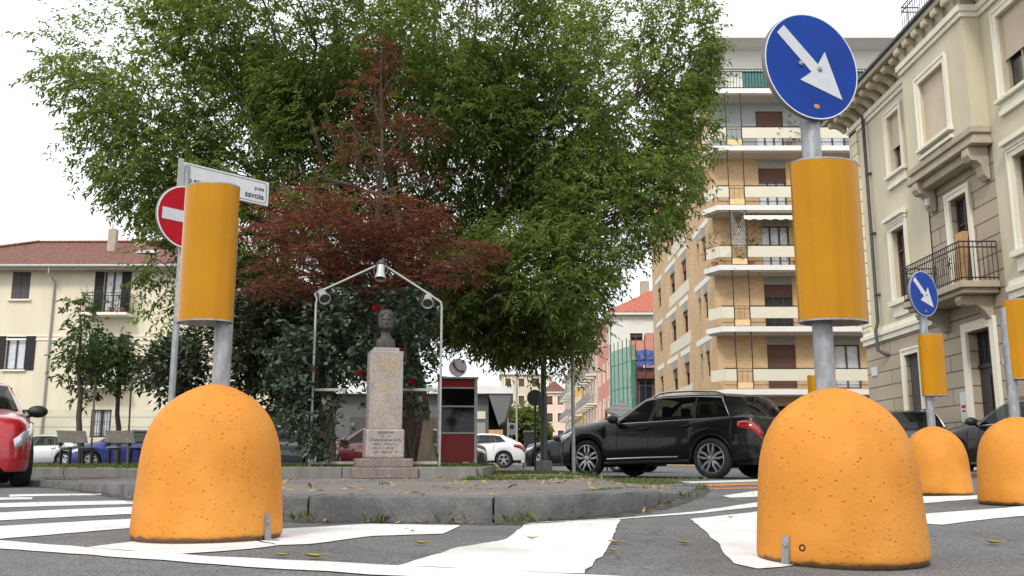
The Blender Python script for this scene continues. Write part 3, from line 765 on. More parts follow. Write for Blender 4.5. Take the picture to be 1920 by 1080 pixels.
# bust: one continuous skin with face relief
BU = thing('bust', 'dark grey bronze bust of a woman with bobbed hair on the granite pedestal', 'statue', (-1.495, 10.98, mz + 1.5), R(10))
TB = [(0, .115, .085, .01), (.01, .118, .088, .01), (.06, .117, .086, .008), (.10, .112, .080, .006), (.118, .092, .070, .005), (.132, .075, .062, .004), (.15, .064, .058, .002), (.18, .058, .056, 0), (.205, .057, .060, -.006), (.222, .060, .072, -.014), (.24, .068, .084, -.014), (.262, .074, .092, -.010), (.29, .079, .098, -.004), (.32, .083, .104, 0), (.35, .085, .108, .003), (.38, .085, .109, .006), (.41, .081, .104, .008), (.435, .072, .092, .010), (.455, .056, .072, .012), (.468, .033, .042, .012), (.474, .0005, .0005, .012)]
tz = [t[0] for t in TB]
m = MB(); NZ, NA = 120, 96; vs = []; fs = []
def gb(x, s): return math.exp(-(x / s) ** 2)
for i in range(NZ + 1):
    z = .474 * i / NZ
    rx, ry, oy = (np.interp(z, tz, [t[k] for t in TB]) for k in (1, 2, 3))
    for j in range(NA):
        a = 2 * math.pi * j / NA                      # a=270deg faces -y
        fa = (a - 1.5 * math.pi); fa = math.atan2(math.sin(fa), math.cos(fa))
        e = .86 if z < .1 else 1.0
        cx, cy = math.cos(a), math.sin(a)
        if z < .11:
            cx = math.copysign(abs(cx) ** .6, cx); cy = math.copysign(abs(cy) ** .6, cy)
        x, y = rx * cx, ry * cy
        d = 0
        if z > .2:
            d += .021 * gb(fa, .16) * gb(z - .292, .016) + .015 * gb(fa, .11) * gb(z - .318, .024)         # nose
            d -= .011 * (gb(fa - .36, .19) + gb(fa + .36, .19)) * gb(z - .327, .014)                       # eye sockets
            d += .006 * (gb(fa - .36, .12) + gb(fa + .36, .12)) * gb(z - .325, .007)                       # lids
            d += .006 * gb(fa, .6) * gb(z - .345, .010)                                                    # brow
            d += .008 * gb(fa, .22) * (gb(z - .262, .006) + gb(z - .250, .006)) - .005 * gb(fa, .26) * gb(z - .256, .004)
            d += .008 * gb(fa, .30) * gb(z - .228, .014)                                                   # chin
            hair = 1 / (1 + math.exp(-(abs(fa) - (.95 if z < .36 else .95 - (z - .36) * 14)) / .06)) * (1 / (1 + math.exp(-(z - .235) / .006)))
            d += hair * (.012 + .002 * math.sin(38 * fa + 60 * z))
        k = math.hypot(x, y) + 1e-9
        x += d * x / k; y += d * y / k
        vs.append((x, y + oy, z))
for i in range(NZ):
    for j in range(NA):
        j2 = (j + 1) % NA; fs.append((i * NA + j, i * NA + j2, (i + 1) * NA + j2, (i + 1) * NA + j))
fs.append(list(range(NA))[::-1]); m.add(vs, fs); m.build('head', 'bronze', BU, smooth=80)
# ================================================================ LIGHT FRAME
FR = thing('light_arch', 'pale grey tubular frame with three spotlights arching over the bust', 'frame', (-1.67, 11.35, .2))
tf0 = lambda px, py: at(px, py, 11.35) - Vector((-1.67, 11.35, .2))
pl_, pr_ = tf0(581, 872).x, tf0(824, 872).x
def tube_obj(name, path, r, mat, parent, n=12): m = MB(); m.tube(path, r, n); return m.build(name, mat, parent, smooth=50)
zbL = tf0(581, 562).z; zbR = tf0(822, 568).z; ap = tf0(715, 494); lL = tf0(592, 551); lR = tf0(812, 558)
tube_obj('post', [(pl_, 0, 0), (pl_, 0, zbL - .05), (pl_ + .012, 0, zbL + .01), (lL.x - .01, 0, lL.z), (lL.x + .06, 0, lL.z + .035)], .015, 'framepaint', FR)
tube_obj('post', [(pr_, 0, 0), (pr_, 0, zbR - .05), (pr_ - .012, 0, zbR + .01), (lR.x + .01, 0, lR.z), (lR.x - .06, 0, lR.z + .05)], .015, 'framepaint', FR)
tube_obj('rafter', [(lL.x + .06, .002, lL.z + .035), (ap.x, .002, ap.z)], .0145, 'framepaint', FR)
tube_obj('rafter', [(lR.x - .06, .002, lR.z + .05), (ap.x, -.002, ap.z)], .0145, 'framepaint', FR)
zb1 = tf0(700, 731).z; zb0 = tf0(700, 868).z
for (xa, xb, zz, h_) in ((pl_ + .022, tf0(650, 731).x, zb1, .016), (tf0(755, 731).x, pr_ - .022, zb1, .016), (pl_ + .022, pr_ - .022, zb0, .017)):
    m = MB(); m.box(xa, xb, -.018, .018, zz - h_, zz + h_); m.build('cross_bar', 'framepaint', FR, bevel=.003)
def spot(p, dirv, parent):
    d = Vector(dirv).normalized(); q = d.to_track_quat('Z', 'Y').to_matrix()
    tf = lambda v: q @ v + p
    m = MB(tf); m.lathe([(.02, -.10), (.045, -.09), (.05, -.06), (.05, 0), (.062, .05), (.072, .085), (.072, .10), (.062, .10), (.055, .06), (.0001, .055)], 24)
    o = m.build('spotlight', 'aluminium', parent, smooth=40)
    m = MB(tf); m.lathe([(.056, .078), (.03, .084), (.0001, .086)], 24); m.build('lens', 'pane', o, smooth=60)
    m = MB(tf); m.tube([(-.075, 0, .03), (-.085, 0, -.02), (-.06, 0, -.13), (0, 0, -.15), (.06, 0, -.13), (.085, 0, -.02), (.075, 0, .03)], .007, 8); m.build('yoke', 'dkgrey', o, smooth=50)
    m = MB(tf); m.ell((0, 0, -.13), (.05, .05, .045), 8); m.build('junction', 'dkgrey', o, smooth=60)
spot(tf0(608, 556) + Vector((0, -.05, 0)), (.35, -.75, -.55), FR)
spot(tf0(803, 564) + Vector((0, -.05, 0)), (.05, -.75, -.55), FR)
spot(tf0(715, 512) + Vector((0, -.06, 0)), (0, -.35, -1), FR)
# ================================================================ PHONE BOOTH
BO = thing('phone_booth', 'red and grey glazed telephone booth right of the bust arch', 'phone booth', (-1.31, 22.4, .2), R(6))
bw, bd_, bh = .42, .42, 2.02
for sx in (-1, 1):
    for sy in (-1, 1):
        m = MB(); m.box(sx * bw - .035, sx * bw + .035, sy * bd_ - .035, sy * bd_ + .035, 0, bh); m.build('corner_post', 'aluminium', BO, bevel=.006)
m = MB(); m.box(-bw - .06, bw + .06, -bd_ - .06, bd_ + .06, bh + .0, bh + .05); m.build('roof', 'aluminium', BO, bevel=.01)
def side_panels(nm, z0, z1, mat, t=.012):
    for k in range(4):
        if k == 1 and nm != 'fascia': pass
        T = Matrix.Rotation(R(90 * k), 3, 'Z'); m = MB(lambda v: T @ v); m.box(-bw + .037, bw - .037, -bd_ - t, -bd_ + t, z0, z1); m.build(nm, mat, BO)
side_panels('fascia', bh - .19, bh - .02, 'redpanel')
side_panels('lower_panel', .1, .75, 'redpanel')
side_panels('window', .78, 1.36, 'boothglass', .004)
side_panels('window', 1.40, bh - .23, 'boothglass', .004)
for zz in (.06, .765, 1.38, bh - .21):
    side_panels('glazing_bar', zz - .018, zz + .018, 'aluminium', .02)
m = MB(); m.box(-.18, .18, .28, .42, 1.0, 1.55); te = m.build('telephone', 'dkgrey', BO, bevel=.02)
m = MB(); m.box(-.15, -.09, .24, .28, 1.15, 1.4); m.build('handset', 'black_plastic', te, bevel=.01)
m = MB(); m.box(-.15, .2, .26, .275, 1.58, 1.68); m.build('notice', 'redpanel', te)
m = MB(); m.tube([(.0, -.2, bh + .05), (.0, -.2, bh + .12)], .018, 8); m.build('sign_stem', 'aluminium', BO, smooth=50)
zc = bh + .29
m = MB(); m.lathe([(.215, -.22), (.215, -.18)], 40, (0, 0, zc), axis='y'); di = m.build('round_sign', 'white', BO, smooth=40)
m = MB(); pa = []
for k in range(13):
    a = R(198 + 58 * k / 12); pa.append((.07 + .19 * math.cos(a) + .04, -.226, zc + .10 + .19 * math.sin(a) + .045))
m.tube([(-.105, -.226, zc + .105), (-.09, -.226, zc + .05), (-.055, -.226, zc - .01), (0, -.226, zc - .062), (.06, -.226, zc - .09), (.12, -.226, zc - .10)], .022, 8)
m.ell((-.098, -.224, zc + .085), (.036, .014, .05), 8); m.ell((.105, -.224, zc - .092), (.05, .014, .036), 8)
m.build('handset_symbol', 'redpanel', di, smooth=60)
# ================================================================ POSTS ON THE ISLAND
P = gp(1076, 889, .12)
o = thing('sign_post', 'thin grey post with a plate seen edge on before the black off-roader', 'sign post', (P.x, P.y, zi(P.x)))
zt = at(1073, 573, P.y).z - .136
m = MB(); m.tube([(0, 0, 0), (0, 0, zt)], .030, 14); m.build('pole', 'galv', o, smooth=50)
T = Matrix.Rotation(R(78), 3, 'Z'); m = MB(lambda v: T @ v); m.box(-.22, .22, -.045, -.032, zt - .50, zt); m.build('plate', 'signback', o, bevel=.003)
P = gp(1020, 884, .14)
o = thing('lamp_post', 'dark grey street lamp post with a stone foot beside the thin grey post', 'lamp post', (P.x, P.y, .136))
m = MB(); m.tube([(0, 0, .2), (0, 0, 1.4), (0, 0, 1.42), (0, 0, 6.3)], [.066, .064, .052, .045], 16); m.build('pole', 'dkgrey', o, smooth=50)
m = MB(); m.box(-.14, .14, -.14, .14, -.1, .2); m.build('foot', 'rustfoot' if False else 'stonewall', o, bevel=.02)
m = MB(); m.box(-.10, -.02, -.11, -.07, 1.0, 1.35); m.build('hatch', 'dkgrey', o, bevel=.008)
m = MB(); m.tube([(0, 0, 6.25), (.2, 0, 6.6), (.9, 0, 6.75)], .04, 10); m.build('arm', 'dkgrey', o, smooth=50)
m = MB(); m.ell((1.2, 0, 6.72), (.35, .13, .09), 8); m.build('lamp_head', 'dkgrey', o, smooth=60)
Y = 24.5; c = at(1003, 746, Y)
o = thing('road_sign', 'black back of a round road sign on a thin dark pole', 'road sign', (c.x, Y, 0))
m = MB(); m.tube([(0, 0, 0), (0, 0, c.z + .1)], .028, 10); m.build('pole', 'iron', o, smooth=50)
m = MB(); m.lathe([(.205, -.035), (.21, -.04), (.21, -.06), (.205, -.065)], 36, (0, 0, c.z), axis='y'); m.build('disc', 'iron', o, smooth=40)
Y = 30; c = gp(994, 879, 0); c = at(994, 878, 38)
o = thing('wheelie_bin', 'black wheeled rubbish bin beside the white crossover', 'bin', (c.x, 38, 0))
k = 1.18
m = MB(); m.add([(x * (.24 if z else .19), y * (.3 if z else .24), .1 + z * 1.1 * k) for z in (0, 1) for x, y in ((-1, -1), (1, -1), (1, 1), (-1, 1))], [(0, 3, 2, 1), (4, 5, 6, 7), (0, 1, 5, 4), (1, 2, 6, 5), (2, 3, 7, 6), (3, 0, 4, 7)]); m.build('tub', 'black_plastic', o, bevel=.02)
m = MB(); m.box(-.28, .28, -.34, .34, 1.41, 1.5); m.build('lid', 'dkgrey', o, bevel=.03)
for s_ in (-1, 1):
    m = MB(lambda v, s_=s_: (v.y + s_ * .26, v.x + .25, v.z + .12)); m.lathe([(.12, -.03), (.12, .03)], 16, axis='y'); m.build('wheel', 'rubber', o)
# benches
def bench(label, px, py, rz):
    Yb = 19.5; p = at(px, py, Yb)
    b = thing('bench', label, 'bench', (p.x, Yb, .2), rz, 'benches on the grass'); b.scale = (.8, .8, .8)
    for x in (-.32, .32):
        m = MB(); m.box(x - .03, x + .03, -.2, -.14, 0, .43); m.box(x - .03, x + .03, .16, .22, 0, .43); m.box(x - .03, x + .03, -.2, .22, .435, .48)
        m.add([(x + a, .2 + y, z) for y, z in ((0, .485), (.05, .485), (.2, .92), (.15, .92)) for a in (-.03, .03)], [(0, 2, 4, 6), (1, 7, 5, 3), (0, 1, 3, 2), (2, 3, 5, 4), (4, 5, 7, 6), (6, 7, 1, 0)])
        m.build('leg', 'iron', b)
    for k in range(3):
        m = MB(); m.box(-.42, .42, -.2 + k * .14, -.08 + k * .14, .485, .52); m.build('seat_slat', 'benchwood', b, bevel=.004)
    m = MB(); m.add([(x, y, z) for x in (-.42, .42) for y, z in ((.20, .62), (.17, .62), (.30, .93), (.33, .93))], [(0, 1, 2, 3), (4, 7, 6, 5), (0, 4, 5, 1), (1, 5, 6, 2), (2, 6, 7, 3), (3, 7, 4, 0)]); m.build('backrest', 'benchwood', b, bevel=.004)
    return b
bench('weathered wooden bench on the grass nearest the left bollard', 232, 886, R(60))
bench('weathered wooden bench at the foot of the darker young tree', 142, 881, R(60))
# ================================================================ FOLIAGE
def nz3(P, f, seed):
    r = np.random.default_rng(seed); s = np.zeros(len(P))
    for k in range(7):
        d = r.normal(size=3); d /= np.linalg.norm(d)
        s += np.sin(P @ d * f * r.uniform(.6, 1.8) + r.uniform(0, 6.28))
    return s / 7 ** .5
def leaf_mesh(name, base, d, side, Ln, Wd, mat, parent, droop=.25):
    n = len(base)
    up = np.cross(side, d); up /= np.linalg.norm(up, axis=1)[:, None] + 1e-9
    Ln = Ln[:, None]; Wd = Wd[:, None]
    tip = base + d * Ln - np.array([0, 0, 1.]) * Ln * droop
    mid = base + d * Ln * .45
    V = np.empty((n, 4, 3)); V[:, 0] = base; V[:, 1] = mid + side * Wd * .5 + up * Wd * .12; V[:, 2] = tip; V[:, 3] = mid - side * Wd * .5 + up * Wd * .12
    me = bpy.data.meshes.new(name)
    me.vertices.add(n * 4); me.vertices.foreach_set('co', V.reshape(-1).astype(np.float32))
    me.loops.add(n * 4); me.loops.foreach_set('vertex_index', np.arange(n * 4, dtype=np.int32))
    me.polygons.add(n); me.polygons.foreach_set('loop_start', np.arange(0, n * 4, 4, dtype=np.int32))
    me.polygons.foreach_set('loop_total', np.full(n, 4, dtype=np.int32))
    me.update(calc_edges=True); me.validate()
    me.materials.append(MT[mat])
    o = bpy.data.objects.new(name, me); COL.objects.link(o)
    if parent: o.parent = parent
    return o
def unit(v): return v / (np.linalg.norm(v, axis=1)[:, None] + 1e-9)
def blob_points(blobs, n, seed, shell=.5, hole_f=1.1, hole_t=-.25, origin=(0, 0, 0)):
    """sample n spray centres in a union of ellipsoids (px,py,Y,rx_px,ry_px,rY[,weight])"""
    r = np.random.default_rng(seed)
    C = []; Rr = []; Wt = []
    for b in blobs:
        c = at(b[0], b[1], b[2]); s = b[2] / 1740
        C.append(c[:]); Rr.append((b[3] * s, b[5], b[4] * s)); Wt.append((b[3] * b[4]) ** 1.0 * (b[6] if len(b) > 6 else 1))
    C = np.array(C); Rr = np.array(Rr); Wt = np.array(Wt) / sum(Wt)
    out = []; dirs = []; tot = 0
    while tot < n:
        k = r.choice(len(C), size=n, p=Wt)
        d = unit(r.normal(size=(n, 3))); rad = r.uniform(0, 1, n) ** (1 / (3 + 6 * shell)) 
        rad *= 1 + .16 * nz3(d * 3 + C[k], 1.0, seed + 5)
        P = C[k] + d * Rr[k] * rad[:, None]
        keep = nz3(P, hole_f, seed + 1) > hole_t + r.normal(0, .25, n)
        P = P[keep]; dd = d[keep]
        out.append(P); dirs.append(dd); tot += len(P)
    return np.concatenate(out)[:n] - np.array(origin), np.concatenate(dirs)[:n]
def sprays(name, P, D, per, length, Ln, Wd, mat, parent, seed, droop=.5, ang=55, horiz=0, jit=.25, ldroop=.3, flat=.45):
    r = np.random.default_rng(seed); n = len(P)
    ax = unit(D * .9 + r.normal(0, .55, (n, 3)) + np.array([0, 0, -droop])); 
    if horiz: ax[:, 2] *= 1 - horiz; ax = unit(ax)
    sd = unit(np.cross(ax, np.array([0, 0, 1.]) + r.normal(0, .3, (n, 3))))
    lens = length * r.uniform(.6, 1.35, n)
    t = (np.arange(per) + .5) / per
    tt = np.clip(t[None, :] + r.uniform(-.5, .5, (n, per)) / per, 0, 1)
    base = P[:, None, :] + ax[:, None, :] * (tt * lens[:, None])[..., None]
    base[..., 2] -= (tt ** 2 * lens[:, None]) * .35 * droop
    sg = np.where(np.arange(per) % 2 == 0, 1., -1.)[None, :, None]
    a = R(ang)
    d = ax[:, None, :] * math.cos(a) + sd[:, None, :] * sg * math.sin(a) + r.normal(0, jit, (n, per, 3))
    d = d.reshape(-1, 3)
    if horiz: d[:, 2] *= 1 - horiz
    d = unit(d); base = base.reshape(-1, 3)
    s2 = unit(np.cross(d, np.array([0, 0, 1.]) + r.normal(0, flat, (len(d), 3))))
    L_ = Ln * r.uniform(.6, 1.3, len(d)); W_ = Wd * r.uniform(.7, 1.3, len(d))
    return leaf_mesh(name, base, d, s2, L_, W_, mat, parent, ldroop)
def limb(m, a, b, r0, r1, n=7, wob=.12, k=7, seed=0, sag=0):
    r = random.Random(seed); a = Vector(a); b = Vector(b); L_ = (b - a).length; P = []; rs = []
    for i in range(k + 1):
        t = i / k; p = a.lerp(b, t)
        f = math.sin(math.pi * t)
        p += Vector((r.uniform(-1, 1), r.uniform(-1, 1), r.uniform(-.5, .5) - sag)) * wob * L_ * f * .35
        P.append(p); rs.append(r0 + (r1 - r0) * t)
    m.tube(P, rs, n); return P
# ---------------------------------------------------------------- the big green tree
TY = 15.2
tb = gp(792, 872, .2); tb = Vector((at(792, 860, TY).x, TY, .2))
TR = thing('broadleaf_tree', 'huge spreading green tree with pinnate leaves filling the middle of the view', 'tree', tb)
BL = [(700, 40, 15.6, 460, 230, 3.2, 1.2), (330, 170, 15.6, 235, 190, 2.3, .95), (325, 320, 15.3, 170, 95, 1.8, .8), (740, 260, 15.8, 420, 210, 2.4, 1.5), (1100, 190, 15.4, 220, 220, 2.4, 1.0),
      (1130, 400, 15.2, 170, 120, 2.0, 1.0), (1010, 540, 15.0, 200, 130, 2.0, 1.0), (1020, 655, 15.2, 115, 70, 1.4, .9), (890, 560, 15.0, 170, 105, 1.7, 1.0), (930, 610, 15.4, 110, 62, 1.3, 1.0), (640, 480, 15.8, 300, 160, 2.2, .9),
      (330, 520, 14.8, 62, 130, 1.0, .8), (310, 640, 14.6, 52, 60, .7, .7), (450, 400, 15.4, 150, 110, 1.8, .8), (1270, 90, 15.6, 75, 120, 1.0, .7), (1290, 270, 15.3, 66, 100, .9, .8), (1250, 370, 15.2, 80, 50, .8, .7), (1125, 540, 15.0, 50, 40, .6, .7), (1090, 620, 15.2, 36, 40, .5, .7), (160, 130, 15.6, 75, 90, 1.0, .5),
      (140, 250, 15.4, 60, 60, .8, .6), (262, 385, 15.2, 42, 34, .6, .7), (700, -240, 16, 420, 190, 3.0, .5)]
BX = [80, 200, 262, 275, 300, 830, 900, 950, 1000, 1060, 1075, 1100, 1125, 1165, 1262, 1318, 1350]; BY = [300, 370, 420, 700, 730, 634, 648, 676, 684, 685, 672, 630, 550, 490, 415, 315, 190]
def pix(Q):
    a = CT * Q[:, 1] + ST * (Q[:, 2] - H); b = -ST * Q[:, 1] + CT * (Q[:, 2] - H)
    return 960 + F * Q[:, 0] / a, 540 - F * b / a
P, D = blob_points(BL, 30000, 21, shell=.3, hole_f=1.9, hole_t=-.5, origin=tb)
ux, uy = pix(P + np.array(tb)); k_ = uy < np.interp(ux, BX, BY) + rng.normal(0, 10, len(ux)) + 26 * nz3(P, 1.6, 77)
k_ &= (nz3(P, 1.5, 78) > -.15) | ((ux > 480) & (ux < 1180) & (uy > 90)) | (rng.uniform(0, 1, len(ux)) < .12)
P, D = P[k_], D[k_]
def prune(P, D, pxmin_fn):
    u = P + np.array(tb); return P, D
sprays('crown', P, D, 11, .36, .105, .040, 'leaf_green', TR, 22, droop=.12, ang=58, jit=.24, ldroop=.35, flat=.28)
m = MB()
fork = at(760, 640, TY) - tb
limb(m, (0, 0, -.05), fork, .26, .20, 14, .05, 9, 1)
limb(m, (.03, .02, -.05), (.20, .1, .25), .26, .12, 10, .02, 3, 2)
rr = random.Random(4)
ends = []
for i, b in enumerate(BL[:12] + BL[13:19]):
    e = at(b[0], b[1] + b[4] * .25, b[2]) - tb
    mid = fork.lerp(e, .45) + Vector((0, 0, .5))
    pp = limb(m, fork, mid, .12, .07, 9, .12, 6, 10 + i); pp2 = limb(m, mid, e, .07, .022, 7, .15, 6, 40 + i)
    for q in range(7):
        s0 = rr.choice(pp2 + pp[3:]); k = b[2] / 1740
        e2 = e + Vector((rr.uniform(-.9, .9) * b[3] * k, rr.uniform(-.8, .8) * b[5], rr.uniform(-.3, .95) * b[4] * k))
        limb(m, s0, e2, .024, .006, 5, .14, 5, 100 + i * 9 + q)
for px_, py_ in ((545, -60), (610, -40), (905, -60), (1010, -30), (830, -80), (480, -30), (1150, 20)):
    limb(m, at(px_ * .5 + 375, 330, 14.9) - tb, at(px_, py_, 14.4) - tb, .05, .015, 6, .1, 8, px_)
m.build('trunk', 'bark', TR, smooth=60, weld=False)
# ---------------------------------------------------------------- red maple
MYY = 12.7
mb_ = Vector((at(706, 860, MYY).x, MYY, .2))
MR = thing('red_maple', 'dark red maple tree with flat feathery layers behind the light arch', 'tree', mb_)
ML = [(715, 105, 12.7, 28, 34, .25, .9), (740, 135, 12.6, 32, 12, .25, .5), (690, 165, 12.6, 50, 16, .35, .8), (720, 220, 12.6, 75, 18, .5, .8), (660, 235, 12.5, 55, 14, .4, .7), (775, 240, 12.6, 70, 14, .45, .8), (700, 290, 12.5, 85, 20, .6, .8),
      (560, 385, 12.4, 80, 26, .8, 1.1), (690, 400, 12.3, 150, 30, 1.0, 1.3), (790, 395, 12.3, 55, 16, .5, .8), (495, 440, 12.4, 55, 12, .5, 1.3), (620, 440, 12.2, 140, 26, 1.1, 1.3), (760, 440, 12.2, 110, 26, .9, 1.2), (560, 500, 12.2, 75, 36, .9, 1.1), (680, 490, 12.4, 140, 26, 1.1, 1.2), (870, 478, 12.2, 78, 18, .6, 2.4),
      (850, 515, 12.2, 62, 22, .6, 1.8), (640, 540, 12.4, 130, 30, 1.0, 1.0), (520, 545, 12.2, 50, 20, .6, 1.2), (780, 540, 12.4, 90, 22, .8, .8), (740, 480, 12.6, 160, 60, .8, .7), (600, 330, 12.6, 60, 14, .5, .5), (800, 330, 12.6, 50, 12, .4, .3), (920, 470, 12.1, 26, 9, .3, 1.8)]
P, D = blob_points(ML, 3600, 31, shell=.1, hole_f=3.4, hole_t=-.75, origin=mb_)
sprays('crown', P, D, 12, .20, .062, .015, 'leaf_red', MR, 32, droop=.25, ang=50, horiz=.75, jit=.4, ldroop=.3)
m = MB(); top = at(714, 120, 12.7) - mb_
tp = limb(m, (0, 0, -.05), top, .09, .012, 9, .03, 12, 5)
for i, b in enumerate(ML):
    e = at(b[0], b[1], b[2]) - mb_; s0 = min(tp, key=lambda q: abs(q.z - (e.z - .35)))
    pp = limb(m, s0, e, .026, .008, 6, .1, 5, 60 + i)
    k = b[2] / 1740
    for q in range(5):
        limb(m, rr.choice(pp[1:]), e + Vector((rr.uniform(-.9, .9) * b[3] * k, rr.uniform(-.8, .8) * b[5], rr.uniform(-.6, .6) * b[4] * k)), .008, .003, 4, .1, 3, 300 + i * 7 + q)
m.build('trunk', 'twig', MR, smooth=60)
# ---------------------------------------------------------------- evergreen with glossy leaves
EY = 13.9
eb = Vector((at(613, 858, EY).x, EY, .2))
EV = thing('evergreen_tree', 'dark glossy-leaved evergreen tree with a grey trunk behind the left of the light arch', 'tree', eb)
EL = [(430, 665, 13.4, 120, 62, 1.1, 1.2), (330, 690, 13.2, 55, 45, .6, .7), (510, 640, 13.7, 90, 75, 1.0, 1.2), (600, 630, 14.0, 90, 70, 1.0, 1.0), (540, 590, 14.0, 80, 40, .8, .7), (470, 720, 13.6, 90, 28, .8, .7), (690, 620, 14.3, 70, 50, .9, .8), (560, 700, 14.2, 60, 50, .6, .6)]
P, D = blob_points(EL, 3600, 41, shell=.4, hole_f=2.4, hole_t=-.5, origin=eb)
sprays('crown', P, D, 7, .22, .115, .046, 'leaf_gloss', EV, 42, droop=.2, ang=55, jit=.35, ldroop=.1)
m = MB(); fk = at(614, 660, EY) - eb
limb(m, (0, 0, -.05), fk, .145, .075, 12, .04, 9, 8); limb(m, fk, at(614, 520, EY) - eb, .07, .03, 9, .05, 5, 9)
for i, b in enumerate(EL):
    e = at(b[0], b[1], b[2]) - eb; pp = limb(m, fk + Vector((0, 0, -.3 + .1 * i)), e, .045, .012, 7, .12, 6, 80 + i)
    for q in range(5):
        k = b[2] / 1740; limb(m, rr.choice(pp[2:]), e + Vector((rr.uniform(-.8, .8) * b[3] * k, rr.uniform(-.7, .7) * b[5], rr.uniform(-.7, .7) * b[4] * k)), .012, .005, 5, .1, 4, 500 + i * 7 + q)
m.build('trunk', 'bark', EV, smooth=60)
# ---------------------------------------------------------------- climbing roses
def bush(name, label, cat, bpx, Yb, z, blobs, n, mat, seed, per, ln, lw, stems=7, sl=.18, sr=.012, hole=-.35, blooms=(), group=None, droop=.2):
    b0 = Vector((at(bpx, 860, Yb).x, Yb, z))
    o = thing(name, label, cat, b0, 0, group)
    P, D = blob_points(blobs, n, seed, shell=.2, hole_f=3.2, hole_t=hole, origin=b0)
    sprays('foliage', P, D, per, sl, ln, lw, mat, o, seed + 1, droop=droop, ang=58, jit=.4, ldroop=.15)
    m = MB(); q = random.Random(seed)
    for i in range(stems):
        b = blobs[i % len(blobs)]; k = b[2] / 1740
        e = at(b[0], b[1], b[2]) - b0 + Vector((q.uniform(-.6, .6) * b[3] * k, q.uniform(-.5, .5) * b[5], q.uniform(-.2, .7) * b[4] * k))
        limb(m, (q.uniform(-.08, .08), q.uniform(-.08, .08), -.05), e, sr, sr * .4, 6, .14, 7, seed * 10 + i)
    m.build('stem', 'twig', o, smooth=60)
    for i, (x, y, Yf, rad) in enumerate(blooms):
        c = at(x, y, Yf) - b0; nn_ = 40; g = np.random.default_rng(seed + 90 + i)
        d = unit(g.normal(size=(nn_, 3)) + np.array([0, -.3, .5])); s_ = unit(np.cross(d, g.normal(size=(nn_, 3))))
        leaf_mesh('bloom', np.array(c)[None] + d * rad * .25, d, s_, g.uniform(.6, 1, nn_) * rad, g.uniform(.7, 1.1, nn_) * rad, 'petal', o, .1)
    return o
bush('rose_bush', 'rose bush with grey-green leaves and red blooms on the left post of the light arch', 'rose bush', 600, 11.75, .2,
     [(560, 660, 11.3, 48, 40, .35), (600, 700, 11.2, 75, 48, .45), (640, 740, 11.5, 60, 60, .4), (580, 770, 11.3, 45, 45, .35), (610, 820, 11.4, 50, 35, .3, .5), (650, 670, 11.6, 60, 40, .4), (535, 700, 11.3, 25, 30, .3)], 450, 'leaf_rose', 51, 7, .085, .052, 9, blooms=[(676, 700, 11.3, .05), (590, 690, 11.1, .025)])
bush('rose_bush', 'rose bush with red blooms climbing behind the bust, up to the spotlight', 'rose bush', 770, 11.9, .2,
     [(765, 600, 11.8, 50, 45, .35), (700, 600, 11.9, 70, 50, .35), (775, 670, 11.7, 40, 45, .35), (740, 640, 11.8, 50, 40, .3), (660, 640, 11.9, 60, 55, .35), (772, 730, 11.6, 26, 36, .25, .6), (760, 570, 11.9, 70, 26, .35), (640, 590, 12.0, 60, 30, .3)], 500, 'leaf_rose', 61, 7, .085, .052, 9, blooms=[(706, 579, 11.7, .055), (752, 660, 11.5, .05), (774, 716, 11.5, .05), (768, 740, 11.5, .03), (795, 748, 11.5, .03)])
# ---------------------------------------------------------------- young street trees by the benches
def young(label, px, Yy, blobs, seed, lean=0):
    b0 = Vector((at(px, 866, Yy).x, Yy, .2))
    o = thing('young_tree', label, 'tree', b0, 0, 'young trees on the left grass')
    P, D = blob_points(blobs, 190, seed, shell=.1, hole_f=2.6, hole_t=-.3, origin=b0)
    sprays('crown', P, D, 8, .24, .13, .06, 'leaf_young', o, seed + 1, droop=.35, ang=58, jit=.35)
    m = MB(); t0 = at(blobs[0][0], blobs[0][1], Yy) - b0
    tp = limb(m, (0, 0, -.05), t0, .075, .02, 9, .03, 9, seed)
    for i, b in enumerate(blobs):
        e = at(b[0], b[1], b[2]) - b0; s0 = min(tp, key=lambda q: abs(q.z - (e.z - .5)))
        pp = limb(m, s0, e, .025, .01, 6, .1, 4, seed + i + 3)
        for q in range(4):
            k = b[2] / 1740; limb(m, rr.choice(pp[1:]), e + Vector((rr.uniform(-.8, .8) * b[3] * k, rr.uniform(-.6, .6) * b[5], rr.uniform(-.5, .8) * b[4] * k)), .01, .004, 4, .1, 3, seed + 70 + q)
    m.build('trunk', 'twig', o, smooth=60)
    m = MB(); m.tube([(.16, .1, -.05), (.12, .08, 2.0)], .022, 8); m.build('stake', 'plank', o, smooth=50)
    return o
young('young tree with the denser dark crown on the left grass, farther left of the two', 152, 20, [(150, 590, 20, 26, 30, .5), (165, 640, 20, 36, 36, .7), (140, 665, 20, 34, 30, .6), (165, 710, 20, 42, 34, .7), (150, 735, 20, 30, 24, .5), (185, 680, 20, 26, 30, .5)], 71)
young('young tree with the lighter narrow crown, beside the left bollard', 222, 21, [(222, 650, 21, 26, 26, .5), (215, 690, 21, 34, 30, .6), (240, 670, 21, 22, 26, .4), (218, 730, 21, 20, 22, .4, .6), (205, 640, 21, 18, 22, .4, .7)], 81)
